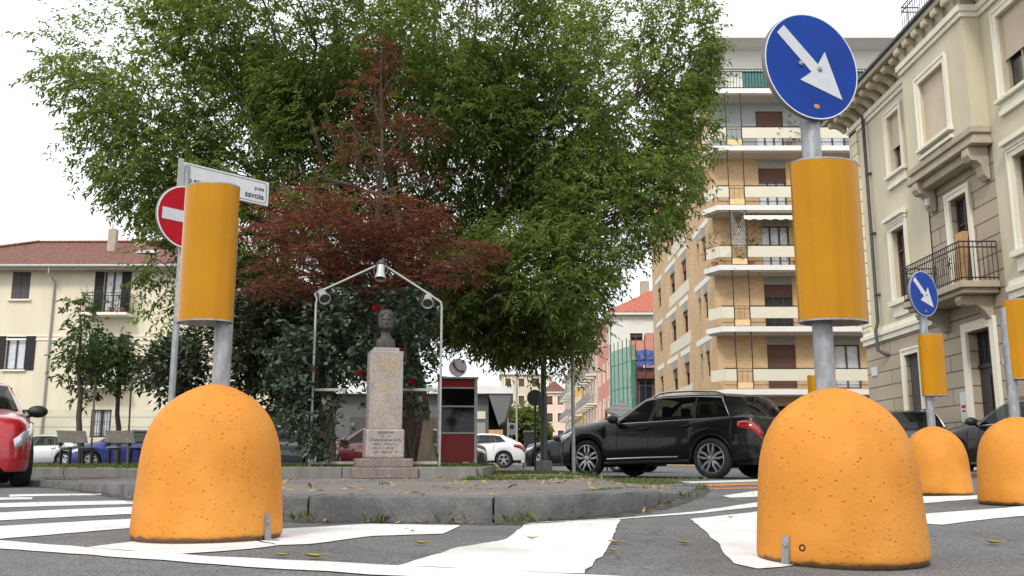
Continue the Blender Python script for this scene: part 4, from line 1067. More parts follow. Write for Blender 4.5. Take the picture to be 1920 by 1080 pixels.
# leaning board and debris by the trunk
o = thing('wooden_board', 'bare wooden boards leaning on the trunk behind the bust pedestal', 'boards', (at(797, 860, 14.4).x, 14.4, .2), R(10))
for k, (x, h_, ln) in enumerate(((-.05, .75, .12), (.12, .55, -.1))):
    m = MB(); m.add([(x + s * .09 + ln * (z > 0), -.04 + .02 * t - .0 + (.25 if z > 0 else 0) + k * .03, z * h_) for z in (0, 1) for s in (-1, 1) for t in (0, 1)], [(0, 1, 3, 2), (4, 6, 7, 5), (0, 4, 5, 1), (2, 3, 7, 6), (0, 2, 6, 4), (1, 5, 7, 3)]); m.build('board', 'plank', o)
# ---------------------------------------------------------------- grass, weeds, litter
def blades(name, P, h, w, mat, seed, parent=None, spread=.5):
    g = np.random.default_rng(seed); n = len(P)
    d = unit(np.stack([g.normal(0, spread, n), g.normal(0, spread, n), np.ones(n)], 1)); s_ = unit(np.cross(d, unit(g.normal(size=(n, 3)))))
    return leaf_mesh(name, P, d, s_, h * g.uniform(.5, 1.4, n), w * g.uniform(.7, 1.3, n), mat, parent, .15)
def inpoly(x, y, poly):
    c = np.zeros(len(x), bool); n = len(poly)
    for i in range(n):
        (x1, y1), (x2, y2) = poly[i - 1], poly[i]
        cond = ((y1 > y) != (y2 > y)) & (x < (x2 - x1) * (y - y1) / (y2 - y1 + 1e-12) + x1); c ^= cond
    return c
g = np.random.default_rng(5)
x = g.uniform(-11.6, -.4, 60000); y = 11 + 12 * g.uniform(0, 1, 60000) ** 1.5; k = inpoly(x, y, GARD); x, y = x[k][:26000], y[k][:26000]
tag(blades('grass', np.stack([x, y, np.full(len(x), .212)], 1), .085, .012, 'grass', 6), kind='stuff')
# verge of moss and weeds on the island behind the paving
IN2 = [(p[0], p[1]) for p in offset_in(OUT, sgn * .1)]
x = g.uniform(-.5, 2.3, 40000); y = g.uniform(9.6, 17, 40000)
k = inpoly(x, y, IN2) & (nz3(np.stack([x, y, x * 0], 1), 1.6, 3) + (y - 12.2) * .35 > .35); x, y = x[k][:7000], y[k][:7000]
tag(blades('verge_weeds', np.stack([x, y, np.array([zi(a) - .002 for a in x])], 1), .05, .014, 'grass', 8, spread=.9), kind='stuff')
IN4 = offset_in(OUT, sgn * .235); TJ = []
for i in range(6, 17):
    for _ in range(70):
        q = IN4[i].lerp(IN4[i + 1], random.random())
        if nz3(np.array([[q.x, q.y, 0]]), 2.2, 12)[0] > -.1: TJ.append((q.x + random.gauss(0, .012), q.y + random.gauss(0, .012), zi(q.x) + .002))
tag(blades('joint_weeds', np.array(TJ), .022, .012, 'grass', 19, spread=1.0), kind='stuff')
# tufts at kerb joints and island corner
TU = []
for px_, py_, n_, sp in ((715, 978, 60, .04), (967, 981, 90, .06), (1050, 974, 60, .05), (1300, 918, 160, .09), (1285, 935, 60, .08), (715, 940, 30, .02), (560, 977, 40, .05), (1240, 948, 30, .05), (850, 980, 30, .04)):
    c = gp(px_, py_, 0); z_ = 0 if py_ > 945 or px_ > 1200 else .1
    for _ in range(n_ // 2): TU.append((c.x + random.gauss(0, sp), c.y - .02 + random.gauss(0, sp * .5), z_))
for px_, py_, n_ in ((1195, 893, 220), (1215, 890, 160), (1290, 888, 120), (1165, 896, 90), (1080, 889, 70)):
    c = gp(px_, py_, .13)
    for _ in range(n_): TU.append((c.x + random.gauss(0, .22), c.y + random.gauss(0, .3), zi(c.x) - .01))
tag(blades('weeds', np.array(TU), .085, .012, 'grass', 9, spread=.6), kind='stuff')
# dry leaf litter
def litter(P, size, mat, seed, name='leaf_litter'):
    g = np.random.default_rng(seed); n = len(P)
    d = unit(np.stack([g.normal(size=n), g.normal(size=n), g.uniform(.0, .35, n)], 1)); s_ = unit(np.cross(d, np.stack([g.normal(0, .3, n), g.normal(0, .3, n), np.ones(n)], 1)))
    return leaf_mesh(name, P, d, s_, size * g.uniform(.5, 1.4, n), size * .42 * g.uniform(.6, 1.3, n), mat, None, 0)
x = g.uniform(-4, 2.2, 9000); y = g.uniform(5.3, 14.5, 9000); pr = .04 + .55 * np.exp(-((x - .2) / 1.1) ** 2 - ((y - 11.2) / 1.6) ** 2) + .10 * (y < 9) * (x > -2)
k = inpoly(x, y, IN2) & (g.uniform(0, 1, 9000) < pr * .8); x, y = x[k], y[k]
tag(litter(np.stack([x, y, np.array([zi(a) + .003 for a in x])], 1), .06, 'litter', 11), kind='stuff')
x = g.uniform(-9, 6, 240); y = g.uniform(4.8, 15, 240); k = ~inpoly(x, y, OUT); x, y = x[k], y[k]
GL = []
for i in range(len(KP) - 1):
    for _ in range(5):
        p = KP[i].lerp(KP[i + 1], random.random()); GL.append((p.x + random.gauss(0, .04), p.y - abs(random.gauss(.04, .05)), gz(p.x, p.y) + .006))
Q = np.concatenate([np.stack([x, y, np.array([gz(a, b) + .006 for a, b in zip(x, y)])], 1), np.array(GL)])
tag(litter(Q, .045, 'litter', 12, 'gutter_litter'), kind='stuff')
# the leaves one can point at on the near road
def fallen(px_, py_, ln, rz, label, mat='litter2'):
    p = gp(px_, py_); o = thing('fallen_leaf', label, 'leaf', (p.x, p.y, p.z + .007), rz, 'fallen leaves on the road')
    n = 9; V = []; 
    for i in range(n):
        t = i / (n - 1); w_ = ln * .24 * math.sin(math.pi * t ** .8) + .001; z_ = ln * .16 * (2 * t - 1) ** 2
        for s_ in (-1, 0, 1): V.append((ln * (t - .5), s_ * w_, z_ + abs(s_) * w_ * .45 + .002))
    m = MB(); m.add(V, [(i * 3 + a, i * 3 + a + 1, i * 3 + a + 4, i * 3 + a + 3) for i in range(n - 1) for a in (0, 1)]); m.add([(v[0], v[1], v[2] - .0016) for v in V], [(i * 3 + a, i * 3 + a + 1, i * 3 + a + 4, i * 3 + a + 3) for i in range(n - 1) for a in (0, 1)])
    m.build('blade', mat, o, smooth=60)
    m = MB(); m.tube([(ln * .5, 0, ln * .16), (ln * .62, .004, ln * .12), (ln * .75, .012, ln * .05)], .0012, 5); m.build('stalk', mat, o)
for a in ((590, 1049, .075, .2, 'curled yellow leaf on the asphalt between the left bollard and the white line'), (790, 1023, .06, .1, 'yellow leaf on grey asphalt between the two white patches'), (773, 999, .04, 1.2, 'tiny yellow leaf on the tip of the first white patch'),
          (1153, 1021, .06, -.2, 'greenish yellow leaf on the right edge of the big white patch'), (1150, 1037, .045, .1, 'smaller leaf just below the greenish leaf at the patch edge'), (1283, 1022, .06, .2, 'pale yellow leaf alone on the grey asphalt left of the nearest bollard'),
          (998, 1013, .05, .3, 'faded leaf lying on the middle of the big white patch'), (1220, 963, .07, .1, 'orange brown leaf beside the kerb where it curves back'), (1865, 1022, .07, -.3, 'yellow leaf on the asphalt right of the nearest bollard'),
          (530, 1046, .05, .1, 'reddish leaf scrap on the asphalt beside the left bollard bracket'), (1370, 973, .05, .6, 'leaf on the white paint left of the nearest bollard'), (660, 977, .06, .1, 'brown leaf in the gutter under the kerb between the two joints on the left')):
    fallen(*a)
# ================================================================ BUILDINGS
def wall_holes(m, u0, u1, z0, z1, holes, depth, T):
    """wall in (u, d, z) space with openings and reveals"""
    us = sorted({u0, u1, *[h[0] for h in holes], *[h[1] for h in holes]}); zs = sorted({z0, z1, *[h[2] for h in holes], *[h[3] for h in holes]})
    us = [u for u in us if u0 <= u <= u1]; zs = [z for z in zs if z0 <= z <= z1]
    for a, b in zip(us[:-1], us[1:]):
        for c, d in zip(zs[:-1], zs[1:]):
            mu, mz = (a + b) / 2, (c + d) / 2
            if any(h[0] < mu < h[1] and h[2] < mz < h[3] for h in holes): continue
            m.add([T(a, 0, c), T(b, 0, c), T(b, 0, d), T(a, 0, d)], [(0, 1, 2, 3)])
    for h in holes:
        a, b, c, d = h[:4]
        for q in (((a, c), (a, d)), ((b, d), (b, c)), ((a, d), (b, d)), ((b, c), (a, c))):
            (ua, za), (ub, zb_) = q
            m.add([T(ua, 0, za), T(ub, 0, zb_), T(ub, depth, zb_), T(ua, depth, za)], [(0, 1, 2, 3)])
TF = lambda u, d, z: (u, d, z)           # front: outward is -y
def TBox(T):
    class B(MB):
        def bx(s, u0, u1, d0, d1, z0, z1):
            vs = [T(u, d, z) for z in (z0, z1) for d in (d0, d1) for u in (u0, u1)]
            return s.add(vs, [(0, 2, 3, 1), (4, 5, 7, 6), (0, 1, 5, 4), (2, 6, 7, 3), (0, 4, 6, 2), (1, 3, 7, 5)])
    return B()
def window(root, T, h, depth, frame='wood_dark', pane='pane', shutter=None, shut=1.0, cols=2, leaf=None, sill=None, surround=None, rail=None, fw=.06, name='window', hood=False):
    a, b, c, d = h
    f = TBox(T); y0, y1 = depth - .06, depth - .005
    f.bx(a, a + fw, y0, y1, c, d); f.bx(b - fw, b, y0, y1, c, d); f.bx(a + fw, b - fw, y0, y1, d - fw, d); f.bx(a + fw, b - fw, y0, y1, c, c + fw)
    for k in range(1, cols):
        u = a + (b - a) * k / cols; f.bx(u - fw * .6, u + fw * .6, y0 - .004, y1, c + fw, d - fw)
    if rail: 
        zr = c + (d - c) * rail; f.bx(a + fw, b - fw, y0 - .002, y1, zr - fw * .4, zr + fw * .4)
    w_ = f.build(name, frame, root)
    p = TBox(T); p.bx(a, b, depth + .0, depth + .02, c, d); p.build('pane', pane, w_)
    if shutter:
        s_ = TBox(T); zs = d - (d - c) * shut; s_.bx(a + .005, b - .005, y0 - .05, y0 - .02, zs, d - .005); s_.build('roller_shutter', shutter, w_)
    if leaf:
        lw = (b - a) / 2
        for sx in (0, 1):
            s_ = TBox(T)
            if sx == 0: s_.bx(a - lw - .02, a - .02, -.055, -.015, c - .02, d + .02)
            else: s_.bx(b + .02, b + lw + .02, -.055, -.015, c - .02, d + .02)
            s_.build('shutter', leaf, w_)
    if sill:
        s_ = TBox(T); s_.bx(a - .12, b + .12, -.14, depth - .065, c - .09, c - .002); s_.build('sill', sill, w_)
    if surround:
        k = .17; s_ = TBox(T)
        s_.bx(a - k, a - .002, -.06, .02, c - (.0 if not sill else -.0), d + k); s_.bx(b + .002, b + k, -.06, .02, c, d + k); s_.bx(a - .002, b + .002, -.06, .02, d + .002, d + k)
        s_.bx(a - k - .03, a - k + .04, -.085, -.061, c, d + k + .03); s_.bx(b + k - .04, b + k + .03, -.085, -.061, c, d + k + .03); s_.bx(a - k + .041, b + k - .041, -.085, -.061, d + k - .04, d + k + .03)
        if hood: s_.bx(a - k - .08, b + k + .08, -.2, -.03, d + k + .14, d + k + .26); s_.bx(a - k - .03, b + k + .03, -.11, -.02, d + k + .032, d + k + .138)
        s_.build('surround', surround, w_)
    return w_
def railing(root, T, u0, u1, dd, z0, z1, mat='iron', sides=True, step=.11, d_in=0, name='railing', r_=.010):
    m = MB(); seg = [((u0, dd), (u1, dd))]
    if sides: seg += [((u0, d_in), (u0, dd)), ((u1, d_in), (u1, dd))]
    for (ua, da), (ub, db) in seg:
        ln = math.hypot(ub - ua, db - da); n = max(1, int(ln / step))
        for k in range(n + 1):
            t = k / n; u, d_ = ua + (ub - ua) * t, da + (db - da) * t
            m.tube([T(u, d_, z0), T(u, d_, z1)], r_, 5)
        for z in (z0 + .06, z1 - .14, z1): m.tube([T(ua, da, z), T(ub, db, z)], r_ * 1.6, 6)
    return m.build(name, mat, root)
# ---------------------------------------------------------------- cream house with tiled hip roof (far left)
LB = thing('house', 'cream three storey house with a hipped red tile roof and dark shutters', 'house', (-33, 48, 0))
WX, EZ = 20.5, 10.05
def lx(px, py): return at(px, py, 48).x + 33
def lz(px, py): return at(px, py, 48).z
top = (lz(200, 500), lz(200, 560))
win = []
fl2, fl2b = lz(40, 561), lz(40, 500); fl1, fl1b = lz(30, 693), lz(30, 631)
wins = [(lx(23, 530), lx(57, 530), fl2, fl2b, 'closed'), (lx(195, 540), lx(228, 540), lz(210, 590), lz(210, 500), 'french'),
        (lx(11, 660), lx(47, 660), fl1, fl1b, 'open'), (lx(185, 660), lx(222, 660), lz(205, 725), lz(205, 628), 'french'), (lx(330, 660), lx(362, 660), fl1, fl1b, 'open'), (lx(330, 530), lx(362, 530), fl2, fl2b, 'closed'),
        (lx(-110, 530), lx(-76, 530), fl2, fl2b, 'closed'), (lx(-110, 660), lx(-76, 660), fl1, fl1b, 'open'),
        (lx(170, 790), lx(208, 790), lz(190, 820), lz(190, 762), 'grille'), (lx(20, 790), lx(56, 790), lz(190, 806), lz(190, 762), 'grille')]
holes = [w_[:4] for w_ in wins]; zg = lz(100, 768)
m = MB(); wall_holes(m, 0, WX, zg, EZ, [h for h in holes if h[2] > zg], .16, TF)
m.box(0, WX, .25, 11, zg, EZ - .02); m.build('wall', 'cream', LB)
m = MB(); wall_holes(m, 0, WX, 0, zg - .002, [h for h in holes if h[2] < zg], .16, TF); m.build('plinth', 'rustic_pale', LB)
zc_ = lz(100, 632)
m = MB(); m.box(0, WX, -.05, -.001, zc_ - .17, zc_ - .07); m.box(0, WX, -.04, -.001, zc_ + .02, zc_ + .09); m.build('string_course', 'trim', LB)
for (a, b, c, d, k) in wins:
    h = (a, b, c, d)
    if k == 'closed':
        w_ = window(LB, TF, h, .16, 'wood_dark', 'pane', sill='trim')
        for s_ in (0, 1):
            q = MB(); u0 = a + s_ * (b - a) / 2; q.box(u0 + .01, u0 + (b - a) / 2 - .01, .02, .06, c + .01, d - .01); q.build('shutter', 'shutter_grey', w_)
    elif k == 'open': window(LB, TF, h, .16, 'wood_dark', 'curtain', sill='trim', leaf='shutter_dark')
    elif k == 'french': window(LB, TF, h, .16, 'wood_dark', 'curtain', leaf='shutter_dark')
    else:
        w_ = window(LB, TF, h, .16, 'wood_dark', 'curtain', fw=.09, cols=2); 
        q = MB()
        for i in range(8): u = a + .08 + (b - a - .16) * i / 7; q.tube([(u, .02, c), (u, .02, d)], .014, 5)
        for z in (c + .2, (c + d) / 2, d - .2): q.tube([(a, .02, z), (b, .02, z)], .014, 5)
        q.build('window_grille', 'iron', w_)
for (a, b, c, d, k) in wins:
    if k == 'french':
        bl = MB(); bl.box(a - .75, b + .75, -.95, -.002, c - .16, c - .01); bk = bl.build('balcony', 'trim', LB, bevel=.02)
        railing(bk, TF, a - .7, b + .7, -.9, c, c + 1.0, step=.13, r_=.012)
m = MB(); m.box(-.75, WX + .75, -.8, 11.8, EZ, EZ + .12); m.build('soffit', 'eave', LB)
m = MB(); m.tube([(-.8, -.86, EZ + .16), (WX + .8, -.86, EZ + .16)], .085, 10); m.build('gutter', 'framepaint', LB, smooth=50)
m = MB(); xd = lx(108, 490); m.tube([(xd, -.82, EZ + .1), (xd, -.82, EZ - .2), (xd, -.10, EZ - .55), (xd, -.10, .2)], .055, 8); m.build('downpipe', 'framepaint', LB, smooth=50)
zr = EZ + .125; rh = 2.75; pts = [(-.8, -.85, zr), (WX + .8, -.85, zr), (WX + .8, 11.9, zr), (-.8, 11.9, zr), (5.2, 5.5, zr + rh), (WX - 5.2, 5.5, zr + rh)]
m = MB(); m.add(pts, [(0, 1, 5, 4), (1, 2, 5), (2, 3, 4, 5), (3, 0, 4), (3, 2, 1, 0)]); rf = m.build('roof', 'tile', LB)
m = MB()
for a, b in ((0, 4), (4, 5), (1, 5)): m.tube([Vector(pts[a]) + Vector((0, 0, .03)), Vector(pts[b]) + Vector((0, 0, .06))], .10, 8)
m.build('ridge', 'tile', rf, smooth=50)
for x_, y_ in ((lx(202, 424) * 1.0, 4.4), (lx(162, 430), 3.3)):
    m = MB(); m.box(x_ - .22, x_ + .22, y_ - .2, y_ + .2, zr + 1.0, zr + rh + .25); m.build('chimney', 'eave', rf, bevel=.02)
m = MB(); x_ = lx(243, 439); m.add([(x_ - .6, 2.3, zr + 1.42), (x_ + .55, 2.3, zr + 1.42), (x_ + .55, 2.9, zr + 1.72), (x_ - .6, 2.9, zr + 1.72)], [(0, 1, 2, 3)]); m.build('skylight', 'pane_lit', rf)
x_ = lx(163, 412); m = MB(); m.tube([(x_, 3.2, zr + rh), (x_, 3.2, zr + rh + .55)], .03, 6)
dsh = m.build('antenna_mast', 'galv', rf)
q = Vector((.35, -.85, .4)).normalized().to_track_quat('Z', 'Y').to_matrix()
m = MB(lambda v: q @ v + Vector((x_, 3.1, zr + rh + .75))); m.lathe([(.0001, 0), (.2, .02), (.36, .09), (.37, .10), (.2, .035), (.0001, .012)], 24); m.build('satellite_dish', 'white', dsh, smooth=60)
# balcony plants
def potplant(label, p, n, sz, seed, mat='leaf_young', group=None, pot=True):
    o = thing('potted_plant', label, 'plant', p, 0, group)
    g_ = np.random.default_rng(seed); P = g_.normal(0, 1, (n, 3)) * np.array(sz) * .5 + np.array([0, 0, sz[2] * .8 + .2]); D = unit(P - np.array([0, 0, .3]))
    sprays('foliage', P, D, 6, .2, .11, .05, mat, o, seed, droop=.3)
    m = MB(); m.lathe([(.10, 0), (.15, .24), (.16, .25), (.13, .24)], 16); m.build('pot', 'terracotta', o)
    return o
fx = (wins[1][0] + wins[1][1]) / 2 - 33
for i, (dx, lb) in enumerate(((-.85, 'potted plant at the shutter end of the top balcony of the cream house'), (.35, 'potted plant in the middle of the top balcony of the cream house'), (.9, 'bushy potted plant at the far end of the top balcony of the cream house'))):
    potplant(lb, (fx + dx, 48 - .75, wins[1][2] + .0), 34, (.35, .3, .6), 900 + i, group='balcony plants on the cream house')
# ---------------------------------------------------------------- right: cream palazzo, facade along the view direction
RB = thing('palazzo', 'cream palazzo with grey rusticated ground floor, bracketed cornice and corbelled bay', 'building', (11.7, 30.7, 0), R(-90))
EN = 14.0
zB = 4.25
def ry_(px, py, X=11.7):
    u, a, b = ray(px, py); return 30.7 - X / (u / a)
def rz_(px, py, X=11.7):
    u, a, b = ray(px, py); return H + b / a * (X / (u / a))
wA2 = (3.05, 3.95, 8.95, 10.8); wC2 = (9.75, 11.05, 8.8, 10.85)
wA1 = (2.75, 3.7, 5.1, 7.25); wB1 = (6.55, 7.5, 4.62, 7.15); wC1 = (9.85, 11.0, 5.1, 7.3); wC1b = (12.3, 13.4, 5.1, 7.3)
wA0 = (3.05, 4.0, 1.15, 3.4); dB0 = (6.95, 8.15, .1, 3.55); wC0 = (10.2, 11.2, 1.15, 3.4)
bx0, bx1, bd0 = 5.3, 8.95, -.45
m = MB(); wall_holes(m, 0, EN, 0.02, zB, [wA0, dB0, wC0], .22, TF); m.box(.02, EN, .3, 12, 0.02, 4.2); m.build('ground_floor_wall', 'rustic', RB)
m = MB(); wall_holes(m, 0, bx0, zB + .002, 11.9, [wA1, wA2], .2, TF); wall_holes(m, bx1, EN, zB + .002, 11.9, [wC1, wC1b, wC2], .2, TF)
m.box(.02, EN, .3, 12, zB, 11.9); wall_holes(m, bx0, bx1, 8.0, 11.9, [], .2, TF); m.build('wall', 'cream2', RB)
m = MB(); wall_holes(m, bx0, bx1, zB + .002, 8.0, [wB1], .2, lambda u, d, z: (u, d + .03, z)); m.build('loggia_wall', 'rustic', RB)
# corbelled bay
TBAY = lambda u, d, z: (u, d + bd0, z); wB2 = (6.35, 7.85, 8.72, 10.55)
m = MB(); wall_holes(m, bx0, bx1, 8.4, 11.9, [wB2], .2, TBAY)
m.add([(bx0, bd0, 8.4), (bx0, -.001, 8.4), (bx0, -.001, 11.9), (bx0, bd0, 11.9)], [(0, 1, 2, 3)]); m.add([(bx1, bd0, 8.4), (bx1, -.001, 8.4), (bx1, -.001, 11.9), (bx1, bd0, 11.9)], [(0, 1, 2, 3)])
by = m.build('bay', 'cream2', RB)
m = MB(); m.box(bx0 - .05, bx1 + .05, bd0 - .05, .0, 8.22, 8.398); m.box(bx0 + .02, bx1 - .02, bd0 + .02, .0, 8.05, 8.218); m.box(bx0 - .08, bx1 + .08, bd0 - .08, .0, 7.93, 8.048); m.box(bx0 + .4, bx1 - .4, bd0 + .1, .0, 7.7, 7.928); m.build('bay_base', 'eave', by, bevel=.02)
for u in (bx0 + .35, bx1 - .35):
    m = MB(lambda v, u=u: (v.y + u, v.x, v.z)); P_ = [(-.5, 7.92), (-.52, 7.72), (-.44, 7.58), (-.30, 7.56), (-.2, 7.46), (-.16, 7.22), (-.05, 7.1), (0, 7.1), (0, 7.92)]
    m.prism(P_, -.17, .17); m.build('console', 'eave', by, bevel=.015)
m = MB(); m.lathe([(.08, -.1), (.09, .1)], 10, (bx0 + .45, -.2, 7.35)); m.build('security_camera', 'white', by, bevel=.01)
BT = TBAY
window(RB, TF, wA2, .2, 'eave', 'pane', 'shutter_beige', .55, surround='trim'); window(RB, TF, wC2, .2, 'eave', 'pane', 'shutter_beige', .55, surround='trim')
window(RB, BT, wB2, .2, 'eave', 'pane', 'shutter_beige', 1.0, surround='trim')
window(RB, TF, wA1, .2, 'shutter_brown', 'pane', surround='trim', hood=True, rail=.7); window(RB, TF, wC1, .2, 'shutter_brown', 'pane', surround='trim', hood=True, rail=.7); window(RB, TF, wC1b, .2, 'shutter_brown', 'pane', surround='trim', hood=True, rail=.7)
window(RB, lambda u, d, z: (u, d + .03, z), wB1, .2, 'wood_dark', 'pane', surround='trim', rail=.72)
window(RB, TF, wA0, .22, 'trim', 'pane', 'shutter_grey', 1.0, surround='trim'); window(RB, TF, wC0, .22, 'trim', 'pane', 'shutter_grey', 1.0, surround='trim')
for (h, zz) in ((wA2, 0), (wC2, 0)):
    m = MB(); m.box(h[0] - .2, h[1] + .2, -.09, -.0, h[2] - .42, h[2] - .28); m.box(h[0] - .16, h[1] + .16, -.05, -.0, h[2] - .278, h[2] - .1); m.box(h[0] - .24, h[1] + .24, -.16, -.0, h[2] - .098, h[2] - .005); m.build('window_sill', 'trim', RB, bevel=.01)
h = wB2; m = MB(); m.box(h[0] - .2, h[1] + .2, bd0 - .09, bd0 - .001, h[2] - .30, h[2] - .2); m.box(h[0] - .24, h[1] + .24, bd0 - .15, bd0 - .001, h[2] - .1, h[2] - .004); m.build('window_sill', 'trim', RB, bevel=.01)
for h in (wA1, wC1, wC1b):
    m = MB(); m.box(h[0] - .3, h[1] + .3, -.17, .0, h[2] - .16, h[2] - .005); m.box(h[0] - .2, h[1] + .2, -.07, .0, zB + .35, h[2] - .162); m.build('window_sill', 'trim', RB, bevel=.01)
# entrance door
d_ = dB0; m = MB(); m.box(d_[0], d_[1], .21, .27, d_[2], 2.62); dr = m.build('door', 'door_dark', RB)
for k in (0, 1):
    u0 = d_[0] + .06 + k * .6
    m = MB(); m.box(u0, u0 + .48, .185, .209, .3, 1.1); m.box(u0, u0 + .48, .185, .209, 1.25, 2.45); m.build('door_panel', 'door_dark', dr, bevel=.012)
m = MB(); m.box(d_[0], d_[1], .17, .27, 2.625, 2.72); m.build('transom', 'door_dark', dr)
m = MB(); m.box(d_[0], d_[1], .235, .26, 2.722, d_[3]); m.build('fanlight', 'pane', dr)
m = MB(); q = random.Random(2)
for i in range(9):
    u = d_[0] + .07 + i * .133; m.tube([(u, .22, 2.73), (u + .05 * (-1) ** i, .22, 3.1), (u, .22, d_[3])], .012, 5)
m.build('fanlight_grille', 'iron', dr)
m = MB(); k = .24; m.box(d_[0] - k, d_[0] - .002, -.09, .0, .02, d_[3] + k); m.box(d_[1] + .002, d_[1] + k, -.09, .0, .02, d_[3] + k); m.box(d_[0] - .002, d_[1] + .002, -.09, .0, d_[3] + .002, d_[3] + k); m.box(d_[0] - k - .05, d_[0] - .04, -.13, -.0, .02, .7); m.build('door_surround', 'trim', RB, bevel=.01)
# belt course, quoins, cornice
m = MB(); m.box(-.12, bx0 - .2, -.12, .0, zB - .05, zB + .08); m.box(-.07, bx0 - .2, -.07, .0, zB - .22, zB - .052); m.box(-.05, bx0 - .2, -.05, .0, zB + .082, zB + .22); m.build('belt_course', 'trim', RB, bevel=.01); m = MB(); m.box(bx1 + .2, EN, -.12, .0, zB - .05, zB + .08); m.box(bx1 + .2, EN, -.07, .0, zB - .22, zB - .052); m.box(bx1 + .2, EN, -.05, .0, zB + .082, zB + .22); m.build('belt_course', 'trim', RB, bevel=.01)
m = MB(); m.box(-.06, .62, -.07, .0, zB + .225, 11.35); m.add([(-.06, 0, zB + .225), (-.06, 3, zB + .225), (-.06, 3, 11.35), (-.06, 0, 11.35)], [(0, 1, 2, 3)]); m.build('quoin', 'quoin', RB)
m = MB(); m.box(-.1, bx0 - .002, -.13, .0, 11.38, 11.55); m.box(-.05, bx0 - .002, -.07, .0, 11.25, 11.378); m.box(bx1 + .002, EN, -.13, .0, 11.38, 11.55); m.box(bx1 + .002, EN, -.07, .0, 11.25, 11.378)
m.box(bx0 - .1, bx1 + .1, bd0 - .13, .0, 11.381, 11.551); m.box(bx0 - .05, bx1 + .05, bd0 - .07, .0, 11.251, 11.38); m.build('frieze', 'trim', RB, bevel=.01)
m = MB(); m.box(-.72, EN, -.72, .0, 11.95, 12.1); m.box(-.6, EN, .001, 8, 11.91, 12.1)
co = m.build('cornice', 'eave', RB)
m = MB(); m.box(-.80, EN, -.80, .0, 12.103, 12.2); m.build('gutter', 'dkgrey', RB, bevel=.02)
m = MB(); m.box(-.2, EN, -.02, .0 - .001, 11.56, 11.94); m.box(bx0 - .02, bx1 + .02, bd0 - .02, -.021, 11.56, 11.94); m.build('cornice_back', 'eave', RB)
i = 0
for u in np.arange(-.4, EN, .6):
    u = float(u); inb = bx0 - .2 < u < bx1 + .2; o_ = bd0 if inb else 0
    m = MB(lambda v, u=u, o_=o_: (v.y + u, v.x + o_ - .022, v.z)); k = (.30 if inb else .72) ; m.prism([(0, 11.945), (-.80 * k, 11.945), (-.84 * k, 11.88), (-.82 * k, 11.80), (-.72 * k, 11.75), (-.56 * k, 11.77), (-.4 * k, 11.75), (-.22 * k, 11.66), (-.1 * k, 11.58), (0, 11.57)], -.14, .14); m.build('modillion', 'modillion', co, bevel=.03)
# attic storey
m = MB(); m.box(5.5, EN, .5, 6, 12.11, 15.2); at_ = m.build('attic', 'trim', RB)
m = MB(); m.box(6.4, 7.5, .44, .499, 12.8, 14.9); m.build('attic_window', 'pane', at_)
m = MB(); m.box(6.25, 6.398, .40, .499, 12.5, 15.1); m.box(7.502, 7.65, .40, .499, 12.5, 15.1); m.build('attic_surround', 'trim', at_)
railing(at_, TF, 5.75, EN, -.5, 12.21, 13.15, step=.14)
m = MB(); m.add([(-.75, -.7, 12.21), (5.45, -.7, 12.21), (5.45, 5, 14.2), (-.75, 5, 14.2)], [(0, 1, 2, 3)]); m.build('roof', 'tile', RB)
# balcony
c0, c1 = 5.35, 8.75
m = MB(); m.box(c0, c1, -.95, .0, 4.42, 4.58); m.box(c0 + .1, c1 - .1, -.85, .0, 4.30, 4.418); bk = m.build('balcony', 'eave', RB, bevel=.02)
for u in (c0 + .55, c1 - .55):
    m = MB(lambda v, u=u: (v.y + u, v.x, v.z)); m.prism([(0, 4.29), (-.78, 4.29), (-.82, 4.18), (-.76, 4.06), (-.62, 4.04), (-.42, 4.05), (-.24, 3.92), (-.1, 3.72), (0, 3.68)], -.14, .14); m.build('console', 'eave', bk, bevel=.02)
railing(bk, TF, c0 + .05, c1 - .05, -.9, 4.6, 5.55, step=.105, r_=.011)
for u in np.arange(c0 + .4, c1 - .3, .8):
    m = MB()
    for k in range(6): 
        a = R(60 * k); m.tube([(u, -.91, 5.1), (u + .16 * math.cos(a), -.91, 5.1 + .16 * math.sin(a))], .012, 5)
    m.build('rosette', 'iron', bk)
o = thing('loose_board', 'bare wooden board leaning on the balcony railing of the palazzo', 'panel', (11.7 - .55, 30.7 - 8.15, 4.6), R(-90))
m = MB(); m.add([(x + .25 * (z > .5), y, z) for z in (0, 1.25) for y in (-.16, .0) for x in (-.25, .12)], [(0, 2, 3, 1), (4, 5, 7, 6), (0, 1, 5, 4), (2, 6, 7, 3), (0, 4, 6, 2), (1, 3, 7, 5)]); m.build('panel', 'carton', o, bevel=.01)
m = MB(); u = 1.45; m.tube([(u, -.7, 12.0), (u, -.66, 11.9), (u, -.14, 11.45), (u, -.12, zB + .4), (u + .02, -.22, zB + .1), (u + .02, -.18, 3.75), (u + .3, -.10, 3.6), (u + .45, .02, 3.55)], .055, 10); m.build('downpipe', 'dkgrey', RB, smooth=50)
for z in (5.5, 7.5, 9.5): m = MB(); m.box(u - .09, u + .09, -.1, .0, z, z + .05); m.box(u + .06, u + .1, -.2, -.1, z, z + .05); m.build('pipe_bracket', 'dkgrey', RB)
o = thing('notice', 'white notice sheet on the wall beside the dark entrance door', 'notice', (11.7 - .02, 30.7 - 6.45, 1.3), R(-90))
m = MB(); m.box(-.17, .17, -.02, 0, 0, .78); m.build('sheet', 'white', o, bevel=.004)
m = MB(); m.box(-.11, .11, -.0215, -.0203, .36, .44); m.box(-.09, .09, -.0215, -.0203, .26, .31); m.build('print', 'signred', o)
o = thing('street_plate', 'small pale street plate on the rusticated corner of the palazzo', 'plate', (11.7 - .005, 30.7 - .62, 3.15), R(-90))
